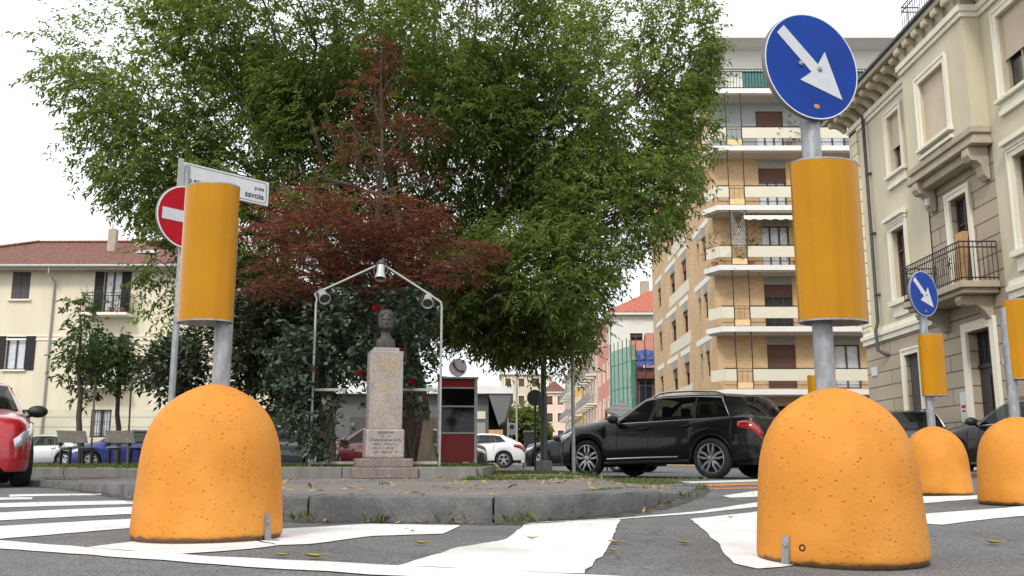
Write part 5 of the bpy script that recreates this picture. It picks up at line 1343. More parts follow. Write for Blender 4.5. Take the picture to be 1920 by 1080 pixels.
m = MB(); m.box(-.26, .26, -.02, 0, -.14, .14); m.build('plate', 'white', o, bevel=.004)
o = thing('house_number', 'little cream number plaque high beside the entrance door surround', 'plaque', (11.7 - .005, 30.7 - 8.6, 2.65), R(-90))
m = MB(); m.box(-.09, .09, -.02, 0, -.07, .07); m.build('plate', 'white', o, bevel=.004)
m = MB(); m.slab([(8.9, 12), (11.7, 12), (11.7, 44), (8.9, 44)], -.02, .11)
tag(m.build('right_pavement', 'paver', bevel=.02), kind='structure')
# ---------------------------------------------------------------- apartment block
AB = thing('apartment_block', 'tan brick apartment block with white balcony slabs and cream parapet panels', 'building', (10.4, 47, 0))
AW, AD = 12.0, 21.0
SL = [3.75, 6.85, 9.95, 13.05, 16.2, 19.3]; TOPZ = 22.5
TS = lambda u, d, z: (d, u, z)             # side face looks to -x, u runs away from the viewer
wf = []; 
for i, z in enumerate(SL):
    for (ua, ub) in ((2.5, 3.95), (5.9, 7.2), (9.2, 10.5)): wf.append((ua, ub, z + .14, z + 2.35))
wfb = [h for h in wf if h[2] < 16]; wft = [h for h in wf if 16 < h[2] < 19]
cols = [(1.9, 2.9), (3.7, 4.3), (7.6, 9.1), (11.6, 13.3), (17.2, 18.5)]
zf = [.65] + SL[:5]
ws = [(a, b, z + .95, z + 2.3) for z in zf for a, b in cols]
m = MB(); wall_holes(m, 0, AW, 3.0, 16.2, wfb, .2, TF); wall_holes(m, 0, AD, 0, 19.3, ws, .2, TS); m.build('wall', 'brick', AB)
m = MB(); m.box(.25, AW, .25, AD, 0, 19.2); m.build('inner_wall', 'dark', AB)
m = MB(); wall_holes(m, 0, AW, 16.203, 19.3, wft, .2, TF); m.build('upper_wall', 'bluegrey', AB)
m = MB(); m.box(0, .5, .0, .3, 0, 2.99); m.box(5.0, 5.5, .0, .3, 0, 2.99); m.build('arcade_pier', 'grey_panel', AB); m = MB(); m.box(.5, AW, 2.2, 2.4, 0, 2.99); m.build('shop_front', 'pane', AB)
for n_, h in enumerate(wf):
    z = h[2]
    if z > 19: continue
    fl = SL.index(round(z - .14, 4)) if round(z - .14, 4) in SL else 0
    sh_ = [None, .3, 0, .35, .35, 1.0][fl] if h[0] < 3 else [0, 0, .5, 1.0, .3, 1.0][fl]
    if h[0] < 3 and fl == 0: sh_ = 1.0
    window(AB, TF, h, .2, 'wood_dark', 'pane' if h[0] < 3 and fl == 1 else 'curtain', 'shutter_brown' if sh_ else None, sh_ or 1, cols=3 if h[0] < 3 else 2)
    if fl < 4:
        m = MB(); m.box(h[0], h[1], -.012, .0, h[3] + .002, z + 2.82); m.build('lintel_panel', 'grey_panel', AB)
for h in ws:
    window(AB, TS, h, .2, 'wood_dark', 'pane', 'shutter_brown', .45 if (h[0] * 7 + h[2] * 3) % 2 > 1 else .2, cols=2 if h[1] - h[0] > .8 else 1)
    m = TBox(TS); m.bx(h[0], h[1], -.012, .0, h[3] + .002, h[3] + .5); m.build('lintel_panel', 'grey_panel', AB)
for i, z in enumerate(zf):
    zz = z + 2.95
    for a, b in ((1.2, 5.2), (7.3, 10.2), (11.3, 15.2), (16.8, 19.5)):
        m = TBox(TS); m.bx(a, b, -.022, .0, zz - .13, zz + .18); m.build('side_band', 'slab', AB)
    for a, b in ((6.9, 13.8),):
        m = TBox(TS); m.bx(a, b, -.018, .0, z + .22, z + .945); m.build('spandrel_panel', 'panel', AB)
for i, z in enumerate(SL):
    m = MB(); m.slab([(-.02, -1.3), (AW, -1.3), (AW, -.001), (-.55, -.001), (-.55, -.25)], z - .26, z); sl = m.build('balcony_slab', 'slab', AB)
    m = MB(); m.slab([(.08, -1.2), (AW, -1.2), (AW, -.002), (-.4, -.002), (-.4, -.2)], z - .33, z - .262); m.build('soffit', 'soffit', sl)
    if i == 5: continue
    pz0, pz1 = z + .42, z + .98
    for a, b in ((.02, .62), (1.42, AW)):
        m = MB(); m.box(a, b, -1.26, -1.19, pz0, pz1); m.build('parapet_panel', 'panel', sl)
        m = MB(); m.tube([(a, -1.225, pz1 + .05), (b, -1.225, pz1 + .05)], .03, 6); m.build('handrail', 'iron', sl); m = MB(); m.box(a, b, -1.24, -1.21, z + .2, z + .23); m.build('lower_rail', 'iron', sl)
    m = MB(); m.add([(-.45, -.3, pz0), (.0, -1.24, pz0), (.0, -1.24, pz1), (-.45, -.3, pz1), (-.40, -.27, pz0), (.05, -1.2, pz0), (.05, -1.2, pz1), (-.40, -.27, pz1)], [(0, 1, 2, 3), (4, 7, 6, 5), (0, 4, 5, 1), (3, 2, 6, 7), (1, 5, 6, 2), (0, 3, 7, 4)]); m.build('parapet_panel', 'panel', sl)
    m = MB(); m.box(.64, 1.40, -1.25, -1.22, z + .06, z + .34); m.build('kick_panel', 'panel_orange', sl)
    m = MB(); m.tube([(.62, -1.24, z), (.62, -1.24, z + 2.84)], .028, 6); m.build('post', 'iron', sl); m = MB(); m.tube([(1.42, -1.24, z), (1.42, -1.24, z + 2.84)], .028, 6); m.build('post', 'iron', sl)
    for k in range(6):
        pass
    railing(sl, TF, .66, 1.38, -1.235, z + .02, z + 1.03, step=.18, sides=False, r_=.008)
# penthouse
m = MB(); m.box(1.2, AW, .7, 14, 19.3, 22.3); ph = m.build('penthouse', 'whitewall', AB)
m = MB(); m.slab([(.2, -.9), (AW, -.9), (AW, 15), (-.3, 15), (-.3, 0)], 22.3, 22.6); m.build('roof_slab', 'slab', AB)
m = MB(); m.box(7.5, AW, 2, 9, 22.6, 24.0); m.build('lift_house', 'whitewall', AB)
railing(AB, TF, -.0, AW, -1.2, 19.32, 20.4, step=.16, sides=True, r_=.014)
m = MB(); m.box(1.6, AW, -1.16, -1.14, 19.42, 20.3); m.build('windbreak', M('green_plexiglass', (.05, .17, .14), .3), AB)
# awning, lattice, plants on the third floor
z = SL[2]
m = MB(); n = 40; V = []
for k in range(n + 1):
    u = 1.3 + (AW - 1.5) * k / n
    V += [(u, -.05, z + 2.8), (u, -1.35, z + 2.55), (u, -1.38, z + 2.36 - (.06 if k % 2 else 0))]
m.add(V, [(k * 3 + a, k * 3 + a + 1, k * 3 + a + 4, k * 3 + a + 3) for k in range(n) for a in (0, 1)])
m.build('awning', 'awning', AB)
m = MB()
for k in range(8):
    m.tube([(.66 + .1 * k, -1.2, z + .9), (min(1.42, .66 + .1 * k + .8), -1.2, z + .9 + 2.0 * min(1, (1.42 - .66 - .1 * k) / .8))], .012, 4)
    m.tube([(1.42 - .1 * k, -1.19, z + .9), (max(.66, 1.42 - .1 * k - .8), -1.19, z + .9 + 2.0 * min(1, (.76 - .1 * k) / .8))], .012, 4)
m.build('trellis', 'white', AB)
for i, (dx, dy, fl, s_, lb) in enumerate(((.95, -1.0, 2, (.5, .3, 1.6), 'climbing plant on the trellis of the awning balcony of the tan block'), (1.7, -1.0, 2, (.4, .3, 1.4), 'tall plant beside the trellis on the awning balcony'), (-.1, -.6, 2, (.5, .5, 1.2), 'leafy plant on the chamfered end of the awning balcony'), (3.9, -1.0, 2, (.8, .3, 1.2), 'wide leafy plant in front of the french window under the awning'),
        (3.9, -1.0, 4, (.7, .4, .7), 'plant in front of the grey-blue wall on the upper balcony'), (1.0, .9, 5, (1.2, .3, .9), 'straggly plant behind the penthouse railing'))):
    potplant(lb, (10.4 + dx, 47 + dy, SL[fl] + .01), 60, s_, 950 + i, 'leaf_young', 'plants on the balconies of the tan block')
# ---------------------------------------------------------------- street beyond
def simple_house(label, x0, y0, wx, dy, h, mat, floors, ncol_s=3, ncol_f=2, roof='tile_red', balc=(), rh=2.2, surr='trim', fshut='shutter_brown'):
    o = thing('house', label, 'house', (x0, y0, 0), 0, 'houses along the far street')
    fh = h / floors; hs, hf = [], []
    for f in range(floors):
        for c in range(ncol_s):
            u = dy * (c + .5) / ncol_s; hs.append((u - .55, u + .55, f * fh + (1.0 if f not in balc else .15), f * fh + 2.55))
        for c in range(ncol_f):
            u = wx * (c + .5) / ncol_f; hf.append((u - .55, u + .55, f * fh + 1.0, f * fh + 2.55))
    m = MB(); wall_holes(m, 0, wx, 0, h, hf, .2, TF); wall_holes(m, 0, dy, 0, h, hs, .2, TS); m.box(.25, wx, .25, dy, 0, h - .1); m.build('wall', mat, o)
    for q, h_ in enumerate(hs): window(o, TS, h_, .2, 'wood_dark', 'pane', fshut if q % 3 else None, .6, surround=surr)
    for q, h_ in enumerate(hf): window(o, TF, h_, .2, 'wood_dark', 'pane', fshut, 1.0 if q % 2 else .8, surround=surr)
    for f in balc:
        for c in range(ncol_s):
            u = dy * (c + .5) / ncol_s; z = f * fh
            m = TBox(TS); m.bx(u - 1.1, u + 1.1, -1.0, .0, z - .05, z + .12); b_ = m.build('balcony', surr, o)
            railing(b_, TS, u - 1.05, u + 1.05, -.95, z + .13, z + 1.1, 'framepaint', step=.22, r_=.02)
    m = MB(); m.box(-.55, wx + .2, -.55, dy + .0, h, h + .22); m.build('eave', 'trim', o)
    zr = h + .225; P_ = [(-.6, -.6, zr), (wx + .2, -.6, zr), (wx + .2, dy, zr), (-.6, dy, zr)]
    if roof:
        a, b = min(wx, dy) * .5, 0
        P_ += [(wx * .5, min(dy * .45, wx * .5), zr + rh), (wx * .5, dy - .01, zr + rh)]
        m = MB(); m.add(P_, [(0, 1, 4), (1, 2, 5, 4), (3, 0, 4, 5), (2, 3, 5), (3, 2, 1, 0)]); rf_ = m.build('roof', roof, o)
        m = MB(); m.box(wx * .5 - 1.0, wx * .5 - .2, dy * .4, dy * .4 + .8, zr + rh - .6, zr + rh + 1.0); m.build('chimney', 'eave', rf_)
    return o
PH_ = simple_house('pink plastered house with pale corner quoins and red hip roof behind the scaffold', 8.75, 82, 9, 13, 13.0, 'pinkwall', 4, 3, 2, rh=2.9)
m = MB(); m.box(-.05, 1.6, -.05, .0 - .001, 0, 12.98); m.box(-.05, 9, -.04, -.001, 11.4, 12.98); m.box(-.05, -.001, -.05, 1.4, 0, 12.98); m.build('quoin', 'whitewall', PH_)
simple_house('pale pink house with tiers of white balconies down the far street', 8.7, 95.6, 8, 19, 12.0, 'palepink', 4, 5, 2, balc=(1, 2, 3))
simple_house('ochre yellow house between the pale pink and the white houses', 8.6, 115.2, 8, 14, 11.5, 'yellowwall', 4, 4, 2, balc=(2,))
simple_house('white house with balconies at the end of the far street', 8.6, 130, 8, 22, 12.6, 'whitewall', 4, 6, 2, balc=(1, 2, 3))
simple_house('small pale yellow house closing the far street, left of the white house', 10.0, 185, 8, 12, 12.2, 'cream', 4, 3, 2, roof='tile')
simple_house('dull reddish house in the far street behind the lamp post', 5.9, 172, 4.0, 10, 12.5, 'palepink', 4, 3, 2, roof='tile')
simple_house('large beige house with a stepped roofline behind the round far tree', -2.0, 178, 7.6, 14, 16.4, 'cream2', 5, 3, 3, roof=None)
# tree far down the street
ft = Vector((at(975, 860, 112).x, 112, 0)); o = thing('street_tree', 'small round green tree far down the street between lamp post and canopy', 'tree', ft)
P, D = blob_points([(980, 800, 112, 40, 34, 2.2), (960, 820, 112, 24, 26, 1.8), (1005, 815, 112, 22, 28, 1.6), (980, 775, 112, 22, 14, 1.4)], 900, 77, shell=.3, hole_f=1.0, hole_t=-.6, origin=ft)
sprays('crown', P, D, 8, .8, .5, .26, 'leaf_green', o, 78, droop=.3); m = MB(); m.tube([(0, 0, 0), (0.1, 0, 2.5)], .16, 8); m.build('trunk', 'bark', o)
for px, Y, hh, lb in ((969, 70, 8.0, 'slim pale green lamp post left of the far tree'), (952, 95, 7.0, 'thin lamp post farthest down the street beside the canopy')):
    o = thing('lamp_post', lb, 'lamp post', (at(px, 860, Y).x, Y, 0)); m = MB(); m.tube([(0, 0, 0), (0, 0, hh)], .08, 8); m.build('pole', 'framepaint', o, smooth=50); m = MB(); m.tube([(0, 0, hh), (-1.4, 0, hh + .3)], .05, 6); m.build('arm', 'framepaint', o)
    m = MB(); m.box(-2.0, -1.3, -.12, .12, hh + .24, hh + .36); m.build('lamp_head', 'framepaint', o, bevel=.03)
c = at(960, 805, 60); o = thing('parking_sign', 'small white square parking sign in the far street', 'road sign', (c.x, 60, 0)); m = MB(); m.tube([(0, 0, 0), (0, 0, c.z + .4)], .03, 8); m.build('pole', 'galv', o); m = MB(); m.box(-.22, .22, -.06, -.04, c.z - .35, c.z + .4); m.build('plate', 'white', o, bevel=.004)
m = MB(); m.lathe([(.15, -.062), (.15, -.065)], 20, (0, 0, c.z + .15), axis='y'); m.build('disc', 'ink', o)
# scaffold with green net and blue tarpaulin
Y = 72; xa, xb = at(1160, 700, Y).x, at(1245, 700, Y).x
SC = thing('scaffold', 'scaffold wrapped in green netting with a blue tarpaulin in front of the pink house', 'scaffold', (xa, Y, 0))
wS = xb - xa; dp = 6.0; sx0 = 1.35; zt = at(1195, 650, Y).z
m = MB()
for k in range(7):
    y_ = dp * k / 6
    m.tube([(sx0 * (1 - k / 6), y_ , 0), (sx0 * (1 - k / 6), y_, zt + .9)], .04, 6)
for z in np.arange(2, zt + .5, 2.0):
    m.tube([(sx0, 0, z), (0, dp, z)], .035, 6); m.tube([(sx0, 0, z), (wS, 0, z)], .035, 6)
for k in range(3): m.tube([(sx0 + (wS - sx0) * (k + 1) / 3, 0, 0), (sx0 + (wS - sx0) * (k + 1) / 3, 0, zt + .9)], .04, 6)
m.build('pole', 'dkgrey', SC)
g_ = random.Random(4); m = MB(); n1, n2 = 14, 14; V = []
for i in range(n1 + 1):
    for j in range(n2 + 1):
        t = i / n1; V.append((sx0 * (1 - t) - .06 + g_.uniform(-.05, .05), dp * t - .05 + g_.uniform(-.05, .05), .6 + (zt - .4) * j / n2))
m.add(V, [(i * (n2 + 1) + j, (i + 1) * (n2 + 1) + j, (i + 1) * (n2 + 1) + j + 1, i * (n2 + 1) + j + 1) for i in range(n1) for j in range(n2)]); m.build('netting', 'net', SC, smooth=80)
z0, z1 = at(1210, 686, Y).z, at(1210, 655, Y).z; V = []; n1 = 14
for i in range(n1 + 1):
    for j in range(6):
        u = sx0 + .05 + (wS - sx0) * i / n1; z = z0 + (z1 - z0) * j / 5
        V.append((u + g_.uniform(-.05, .05), -.1 + .5 * (j / 5) + g_.uniform(-.07, .07), z - .07 * math.sin(i * .9) * (j == 5) - .06 * math.sin(i * 1.3) * (j == 0)))
m = MB(); m.add(V, [(i * 6 + j, (i + 1) * 6 + j, (i + 1) * 6 + j + 1, i * 6 + j + 1) for i in range(n1) for j in range(5)]); m.build('tarpaulin', 'tarp', SC, smooth=50)
m = MB(); m.box(sx0 + .1, wS, .3, 3.0, 0, z0 - .1); bw_ = m.build('covered_wall', M('brown_brick', (.20, .10, .08), .85, var=.25, scale=6), SC)
m = MB(); m.box(sx0 + .05, wS, -.2, .29, z0 - 1.0, z0 - .75); rd = M('rusty_deck', (.16, .055, .04), .8, var=.3); m.build('deck', rd, SC); m = MB(); m.box(sx0 + .05, wS * .8, -.2, .29, z0 - 4.2, z0 - 3.8); m.build('deck', rd, SC)
m = MB(); m.box(sx0 + .3, sx0 + 1.2, .24, .299, z0 - 3.4, z0 - 1.2); m.box(sx0 + 1.6, sx0 + 2.4, .24, .299, z0 - 3.4, z0 - 1.2); m.build('window', 'pane', SC)
# grey canopy building behind the phone booth
KB = thing('canopy_building', 'low grey concrete building with a wide canopy behind the phone booth', 'building', (-13, 50, 0))
cx1 = at(916, 740, 50).x + 13; cxe = at(962, 735, 50).x + 13
zc = at(900, 735, 50).z
m = MB(); m.box(0, cx1, 0, 8, 0, zc - .122); m.build('wall', 'greywall', KB)
m = MB(); m.box(-.5, cxe, -.6, 8.5, zc - .12, zc + .28); m.build('roof', 'slab', KB)
m = MB(); m.add([(cx1 + .002, -.5, zc - .9 + .0), (cx1 + .002, 8, zc - .9), (cx1 + .55, -.5, at(925, 798, 50).z), (cx1 + .55, 8, at(925, 798, 50).z), (cxe - .05, -.5, zc - .121), (cxe - .05, 8, zc - .121), (cx1 + .002, -.5, zc - .121), (cx1 + .002, 8, zc - .121), (cxe - .45, -.5, at(940, 790, 50).z), (cxe - .45, 8, at(940, 790, 50).z)],
              [(6, 4, 8, 2), (7, 3, 9, 5), (4, 5, 9, 8), (8, 9, 3, 2), (2, 3, 7, 6), (6, 7, 5, 4)]); m.build('canopy', 'canopygrey', KB)
m = MB(); m.box(cx1 + .001, at(950, 740, 50).x + 13, 3.2, 8, 0, zc - .13); m.build('recessed_wall', 'dkgrey', KB)
for k in range(6):
    m = MB(); x_ = .8 + k * 1.8; m.box(x_, x_ + 1.0, -.04, -.001, .8, 2.6); m.build('window', 'shutter_grey', KB)
m = MB(); x_ = at(897, 800, 50).x + 13; m.box(x_ - .1, cx1 - .15, -.05, -.001, 0, 2.3); m.build('door', 'grey_panel', KB); m = MB(); m.box(x_ - .1, cx1 - .15, -.06, -.001, 2.5, 2.9); m.build('sign_board', 'panel', KB)
c = at(929, 812, 47.5); o = thing('box_stack', 'tan cartons stacked under the grey canopy', 'boxes', (c.x, 47.5, 0))
for k in range(3): 
    m = MB(); m.box(-.42 + .04 * k, .42 - .02 * k, -.3, .3, .02 + k * .62, .6 + k * .62); m.build('carton', 'carton', o, bevel=.02)
# ribbed kiosk roof behind the black estate car
c = at(1160, 770, 30); o = thing('kiosk', 'kiosk with a tilted grey ribbed roof behind the black off-roader', 'kiosk', (c.x, 30, 0))
z0 = at(1160, 782, 30).z; z1 = at(1180, 752, 30).z
P_ = [at(1134, 768, 31) - c, at(1166, 752, 33.2) - c, at(1202, 775, 31.2) - c, at(1170, 783, 29) - c]
P_ = [Vector((p.x, p.y, p.z + c.z)) for p in P_]
m = MB(); m.add([tuple(p) for p in P_] + [tuple(p - Vector((0, 0, .08))) for p in P_], [(0, 1, 2, 3), (7, 6, 5, 4), (0, 4, 5, 1), (1, 5, 6, 2), (2, 6, 7, 3), (3, 7, 4, 0)]); m.build('roof', 'canopytile', o)
m = MB()
for p in P_: q = p * .93 + Vector((sum(v.x for v in P_), sum(v.y for v in P_), 0)) * .0175; m.tube([(q.x, q.y, 0), (q.x, q.y, p.z - .09)], .04, 8)
m.build('post', 'dkgrey', o)
# backdrop rows of roofs and trees far behind so the horizon is never bare
for i, (x, y, wd, h, mt) in enumerate(((-60, 120, 30, 13, 'cream2'), (-40, 105, 14, 11, 'palepink'))):
    o = thing('house', ['long beige block far behind the garden trees', 'pale pink block far behind the evergreen tree'][i], 'house', (x, y, 0), 0, 'houses along the far street')
    hf = [(u, u + 1.1, z + 1, z + 2.5) for z in np.arange(0, h - 2.6, 3.1) for u in np.arange(1.2, wd - 2, 2.6)]
    m = MB(); wall_holes(m, 0, wd, 0, h, [tuple(map(float, q)) for q in hf], .2, TF); m.box(0, wd, .25, 10, 0, h); m.build('wall', mt, o)
    m = MB(); m.box(-.5, wd + .5, -.5, 10.5, h + .002, h + .5); m.build('roof', 'tile', o)
# ================================================================ CARS
def smooth_interp(lst):
    X = np.array([p[0] for p in lst][::-1] if lst[0][0] > lst[-1][0] else [p[0] for p in lst]); Y = np.array([p[1] for p in lst][::-1] if lst[0][0] > lst[-1][0] else [p[1] for p in lst])
    g_ = np.linspace(X[0], X[-1], 600); v = np.interp(g_, X, Y)
    k = np.exp(-np.linspace(-2, 2, 31) ** 2); k /= k.sum(); vp = np.pad(v, 15, mode='reflect', reflect_type='odd'); v = np.convolve(vp, k, 'valid')
    return lambda x: float(np.interp(x, g_, v))
def wheel(parent, x, y, rw, rr_, wd, side, spokes='double', n=5, rimmat='alloy'):
    c = Vector((x, y, rw))
    def tf(v): return Vector((v.x, v.y * side, v.z)) + c
    m = MB(tf); a = rr_
    m.lathe([(a, wd * .40), (a + .012, wd * .47), (a + (rw - a) * .5, wd * .52), (rw - .025, wd * .46), (rw - .003, wd * .34), (rw, .0), (rw - .003, -wd * .34), (rw - .03, -wd * .46), (a, -wd * .4)], 48, axis='y', caps=False)
    w_ = m.build('wheel', 'rubber', parent, smooth=35)
    m = MB(tf); m.lathe([(a + .004, wd * .42), (a - .012, wd * .44), (a - .022, wd * .36), (a - .03, -wd * .1)], 48, axis='y', caps=False); m.build('rim', rimmat, w_, smooth=40)
    m = MB(tf); m.lathe([(a, wd * .02), (.0001, wd * .02)], 32, axis='y'); m.lathe([(.13, wd * .03), (.13, wd * .10), (.0001, wd * .10)], 24, axis='y'); m.build('brake_disc', 'dark', w_)
    m = MB(tf)
    m.lathe([(.065, wd * .2), (.06, wd * .36), (.03, wd * .39), (.0001, wd * .39)], 20, axis='y')
    for k in range(n):
        t0 = 2 * math.pi * (k + .25) / n
        subs = ((-1, 1) if spokes == 'double' else (0,))
        for s_ in subs:
            t1 = t0 + s_ * .42; tm = t0 + s_ * (.30 if spokes == 'double' else 0)
            P_ = [(.05, t0 + s_ * .12), (a * .52, tm), (a - .018, t0 + s_ * (.20 if spokes == 'double' else 0))]
            wdt = [.020, .022, .016] if spokes == 'double' else [.045, .04, .05]
            V = []
            for (r_, t_), w2 in zip(P_, wdt):
                cx_, cz_ = r_ * math.cos(t_), r_ * math.sin(t_); nx_, nz_ = -math.sin(t0), math.cos(t0)
                yy = wd * (.36 if r_ < .1 else .40)
                for q in (-1, 1):
                    V.append((cx_ + nx_ * w2 * q, yy, cz_ + nz_ * w2 * q)); V.append((cx_ + nx_ * w2 * q, yy - .045, cz_ + nz_ * w2 * q))
            F_ = []
            for i in range(2):
                b = i * 4; F_ += [(b, b + 4, b + 6, b + 2), (b + 1, b + 3, b + 7, b + 5), (b, b + 1, b + 5, b + 4), (b + 2, b + 6, b + 7, b + 3)]
            F_ += [(0, 2, 3, 1), (8, 9, 11, 10)]
            m.add(V, F_)
    m.build('spokes', rimmat, w_)
    return w_
def make_car(name, label, loc, ang, paint, P, group='cars parked around the square', glassm='carglass', rearglass='darkglass', detail=True, cat='car'):
    """forward is local +x; ang = world heading in degrees"""
    o = thing(name, label, cat, loc, R(ang), group)
    Ln, Wd = P['L'], P['W']; hw = Wd / 2; xf, xr = P['xf'], P['xr']; rw = P['rw']; Ra = rw + .055
    zt = smooth_interp(P['zt']); zs = smooth_interp(P['zs']); wf_ = smooth_interp(P['w']); zl0 = smooth_interp(P['zl'])
    def zlow(x):
        z = zl0(x)
        for a in (xf, xr):
            d = abs(x - a)
            if d <= Ra + 1e-6: z = max(z, rw + math.sqrt(max(0, Ra * Ra - d * d)))
        return z
    lv = [0, .10, .32, .58, .80, 1.0]; yf = [.955, .985, 1.0, .995, .97, .925]
    def side_pt(x, t, off=0):
        a, b = zlow(x), zs(x)
        return Vector((x, wf_(x) * float(np.interp(t, lv, yf)) + off, a + (b - a) * t))
    def sec(x):
        w0 = wf_(x); a, b, c = zlow(x), zs(x), zt(x); d = c - b
        pts = [(w0 * y_, a + (b - a) * t) for t, y_ in zip(lv, yf)]
        pts += [(w0 * .83, b + .62 * d), (w0 * .62, b + .86 * d), (w0 * .3, b + .97 * d), (0, c)]
        return pts
    e = Ln / 2
    xs_ = set(np.round(e * np.sin(np.linspace(-math.pi / 2, math.pi / 2, 61)), 4).tolist())
    for a in (xf, xr):
        for d in np.concatenate([Ra * np.cos(np.linspace(0, math.pi, 21)), [Ra + .012, -Ra - .012]]): xs_.add(round(float(a + d), 4))
    xs_ = sorted(x for x in xs_ if -e <= x <= e)
    xs_ = [x for i, x in enumerate(xs_) if i == 0 or x - xs_[i - 1] > .003]
    xA0, xA1, xC1, xC0 = P['xA0'], P['xA1'], P['xC1'], P['xC0']
    body = MB(); lid = MB(); NP = 10
    for s_ in (1, -1):
        rows = [[(x, y * s_, z) for y, z in sec(x)] for x in xs_]
        vs = [p for r_ in rows for p in r_]; F1 = []; F2 = []
        for i in range(len(xs_) - 1):
            xm = (xs_[i] + xs_[i + 1]) / 2
            for j in range(NP - 1):
                f = (i * NP + j, (i + 1) * NP + j, (i + 1) * NP + j + 1, i * NP + j + 1)
                (F2 if (j >= 6 and xC0 + .12 < xm < xA0 - .12) else F1).append(f)
        n0 = (len(xs_) - 1) * NP
        F1 += [list(range(NP)), list(range(n0, n0 + NP))]
        body.add(vs, F1); lid.add(vs, F2)
    # underside
    und = MB(); zu = min(zl0(0), .3)
    und.box(-e + .25, e - .25, -hw * .72, hw * .72, zu - .04, zu + .25)
    # cabin
    zr = smooth_interp(P['zr']); kb, kt = P['kb'], P['kt']; rwid = P.get('rwid', .70)
    wy = lambda x: wf_(x) * .915
    B_ = [(xA0, 0, zt(xA0) - .012), (xA0 - .03, hw * .5, zt(xA0) - .03), (xA0 - .15, hw * .80, zs(xA0 - .15) + .45 * (zt(xA0 - .15) - zs(xA0 - .15))), (kb[0], wy(kb[0]), zs(kb[0]) - .01)]
    B_ += [(x, wy(x), zs(x) - .01) for x in kb[1:]]
    B_ += [(xC0 + .10, hw * .76, zs(xC0 + .1) + .4 * (zt(xC0 + .1) - zs(xC0 + .1))), (xC0 + .02, hw * .45, zt(xC0) - .02), (xC0, 0, zt(xC0) - .012)]
    re_ = hw * rwid
    T_ = [(xA1, 0, zr(xA1)), (xA1 - .02, hw * .40, zr(xA1) - .012), (xA1 - .07, re_ * .92, zr(xA1 - .07) - .035), (kt[0], re_, zr(kt[0]) - .065)]
    T_ += [(x, re_, zr(x) - .065) for x in kt[1:]]
    T_ += [(xC1 + .05, re_ * .90, zr(xC1 + .05) - .05), (xC1 + .01, hw * .38, zr(xC1) - .012), (xC1, 0, zr(xC1))]
    K = len(B_); sl = [0, .05, .3, .6, .93, 1.0]
    nk = len(kb)
    def cab(k, s):
        b = Vector(B_[k]); t = Vector(T_[k]); p = b.lerp(t, s); bl = 4 * s * (1 - s)
        if 3 <= k < 3 + nk: p.y += .022 * bl
        elif k < 3: p.x += .035 * bl; p.z += .012 * bl
        else: p.x -= .035 * bl; p.z += .010 * bl
        return p
    gl_front = MB(); gl_side = [MB(), MB()]; gl_rear = MB(); pil = {}; cb = MB(); q_side = [MB(), MB()]
    for sd_i, s_ in enumerate((1, -1)):
        for k in range(K - 1):
            if k in (0, 1): kind = 'F'
            elif k >= 3 + nk: kind = 'R'
            elif k < 3 or k == 2 + nk: kind = 'P'
            else:
                i = k - 3; kind = P['cells'][i]
            for j in range(5):
                q = [cab(k, sl[j]), cab(k + 1, sl[j]), cab(k + 1, sl[j + 1]), cab(k, sl[j + 1])]
                q = [(v.x, v.y * s_, v.z) for v in q]
                g_ = 1 <= j <= 3
                if kind == 'F' and g_: gl_front.add(q, [(0, 1, 2, 3)])
                elif kind == 'R' and g_: gl_rear.add(q, [(0, 1, 2, 3)])
                elif kind == 'G' and g_: gl_side[sd_i].add(q, [(0, 1, 2, 3)])
                elif kind == 'Q' and g_: q_side[sd_i].add(q, [(0, 1, 2, 3)])
                elif kind == 'B' and g_: pil.setdefault((s_, k), MB()).add(q, [(0, 1, 2, 3)])
                else: cb.add(q, [(0, 1, 2, 3)])
        # roof
        tp = [Vector((t[0], t[1] * s_, t[2])) for t in T_]
        rk = list(range(2, K - 2))
        I1 = {k: Vector((T_[k][0], T_[k][1] * .82 * s_, zr(T_[k][0]) - .026)) for k in rk}; I_ = {k: Vector((T_[k][0], T_[k][1] * .5 * s_, zr(T_[k][0]) - .008)) for k in rk}; Cc = {k: Vector((T_[k][0], 0, zr(T_[k][0]))) for k in rk}
        for a, b in zip(rk[:-1], rk[1:]):
            for u, v in ((tp, I1), (I1, I_), (I_, Cc)): cb.add([u[a], u[b], v[b], v[a]], [(0, 1, 2, 3)])
        a = rk[0]; cb.add([tp[0], tp[1], I_[a], Cc[a]], [(0, 1, 2, 3)]); cb.add([tp[1], tp[2], I1[a], I_[a]], [(0, 1, 2, 3)])
        a = rk[-1]; cb.add([tp[K - 1], tp[K - 2], I_[a], Cc[a]], [(0, 1, 2, 3)]); cb.add([tp[K - 2], tp[K - 3], I1[a], I_[a]], [(0, 1, 2, 3)])
    body.v += cb.v and [] or []
    nb = len(body.v); body.v += cb.v; body.f += [[nb + i for i in f] for f in cb.f]; body.mi += [0] * len(cb.f)
    bo = body.build('body', paint, o, smooth=38, weld=True)
    lid.build('interior', 'dark', o, weld=True)
    und.build('underbody', 'dark', o)
    gl_front.build('windscreen', glassm, o, smooth=60, weld=True); gl_rear.build('rear_window', rearglass, o, smooth=60, weld=True)
    for g_ in gl_side + q_side:
        if g_.f: g_.build('side_window', glassm if g_ in gl_side else rearglass, o, smooth=60, weld=True)
    for pq in pil.values(): pq.build('pillar_trim', 'black_plastic', o)
    tm = MB()
    for s_ in (1, -1):
        rng_ = range(3, 3 + nk); pa = [cab(k, .05) for k in rng_] + [cab(2 + nk, s) for s in (.3, .6)] + [cab(k, .93) for k in reversed(list(rng_))]
        tm.tube([(p.x, (p.y + .006) * s_, p.z) for p in pa], .011, 6)
    tm.build('window_trim', P.get('trim', 'chrome'), o, smooth=50)
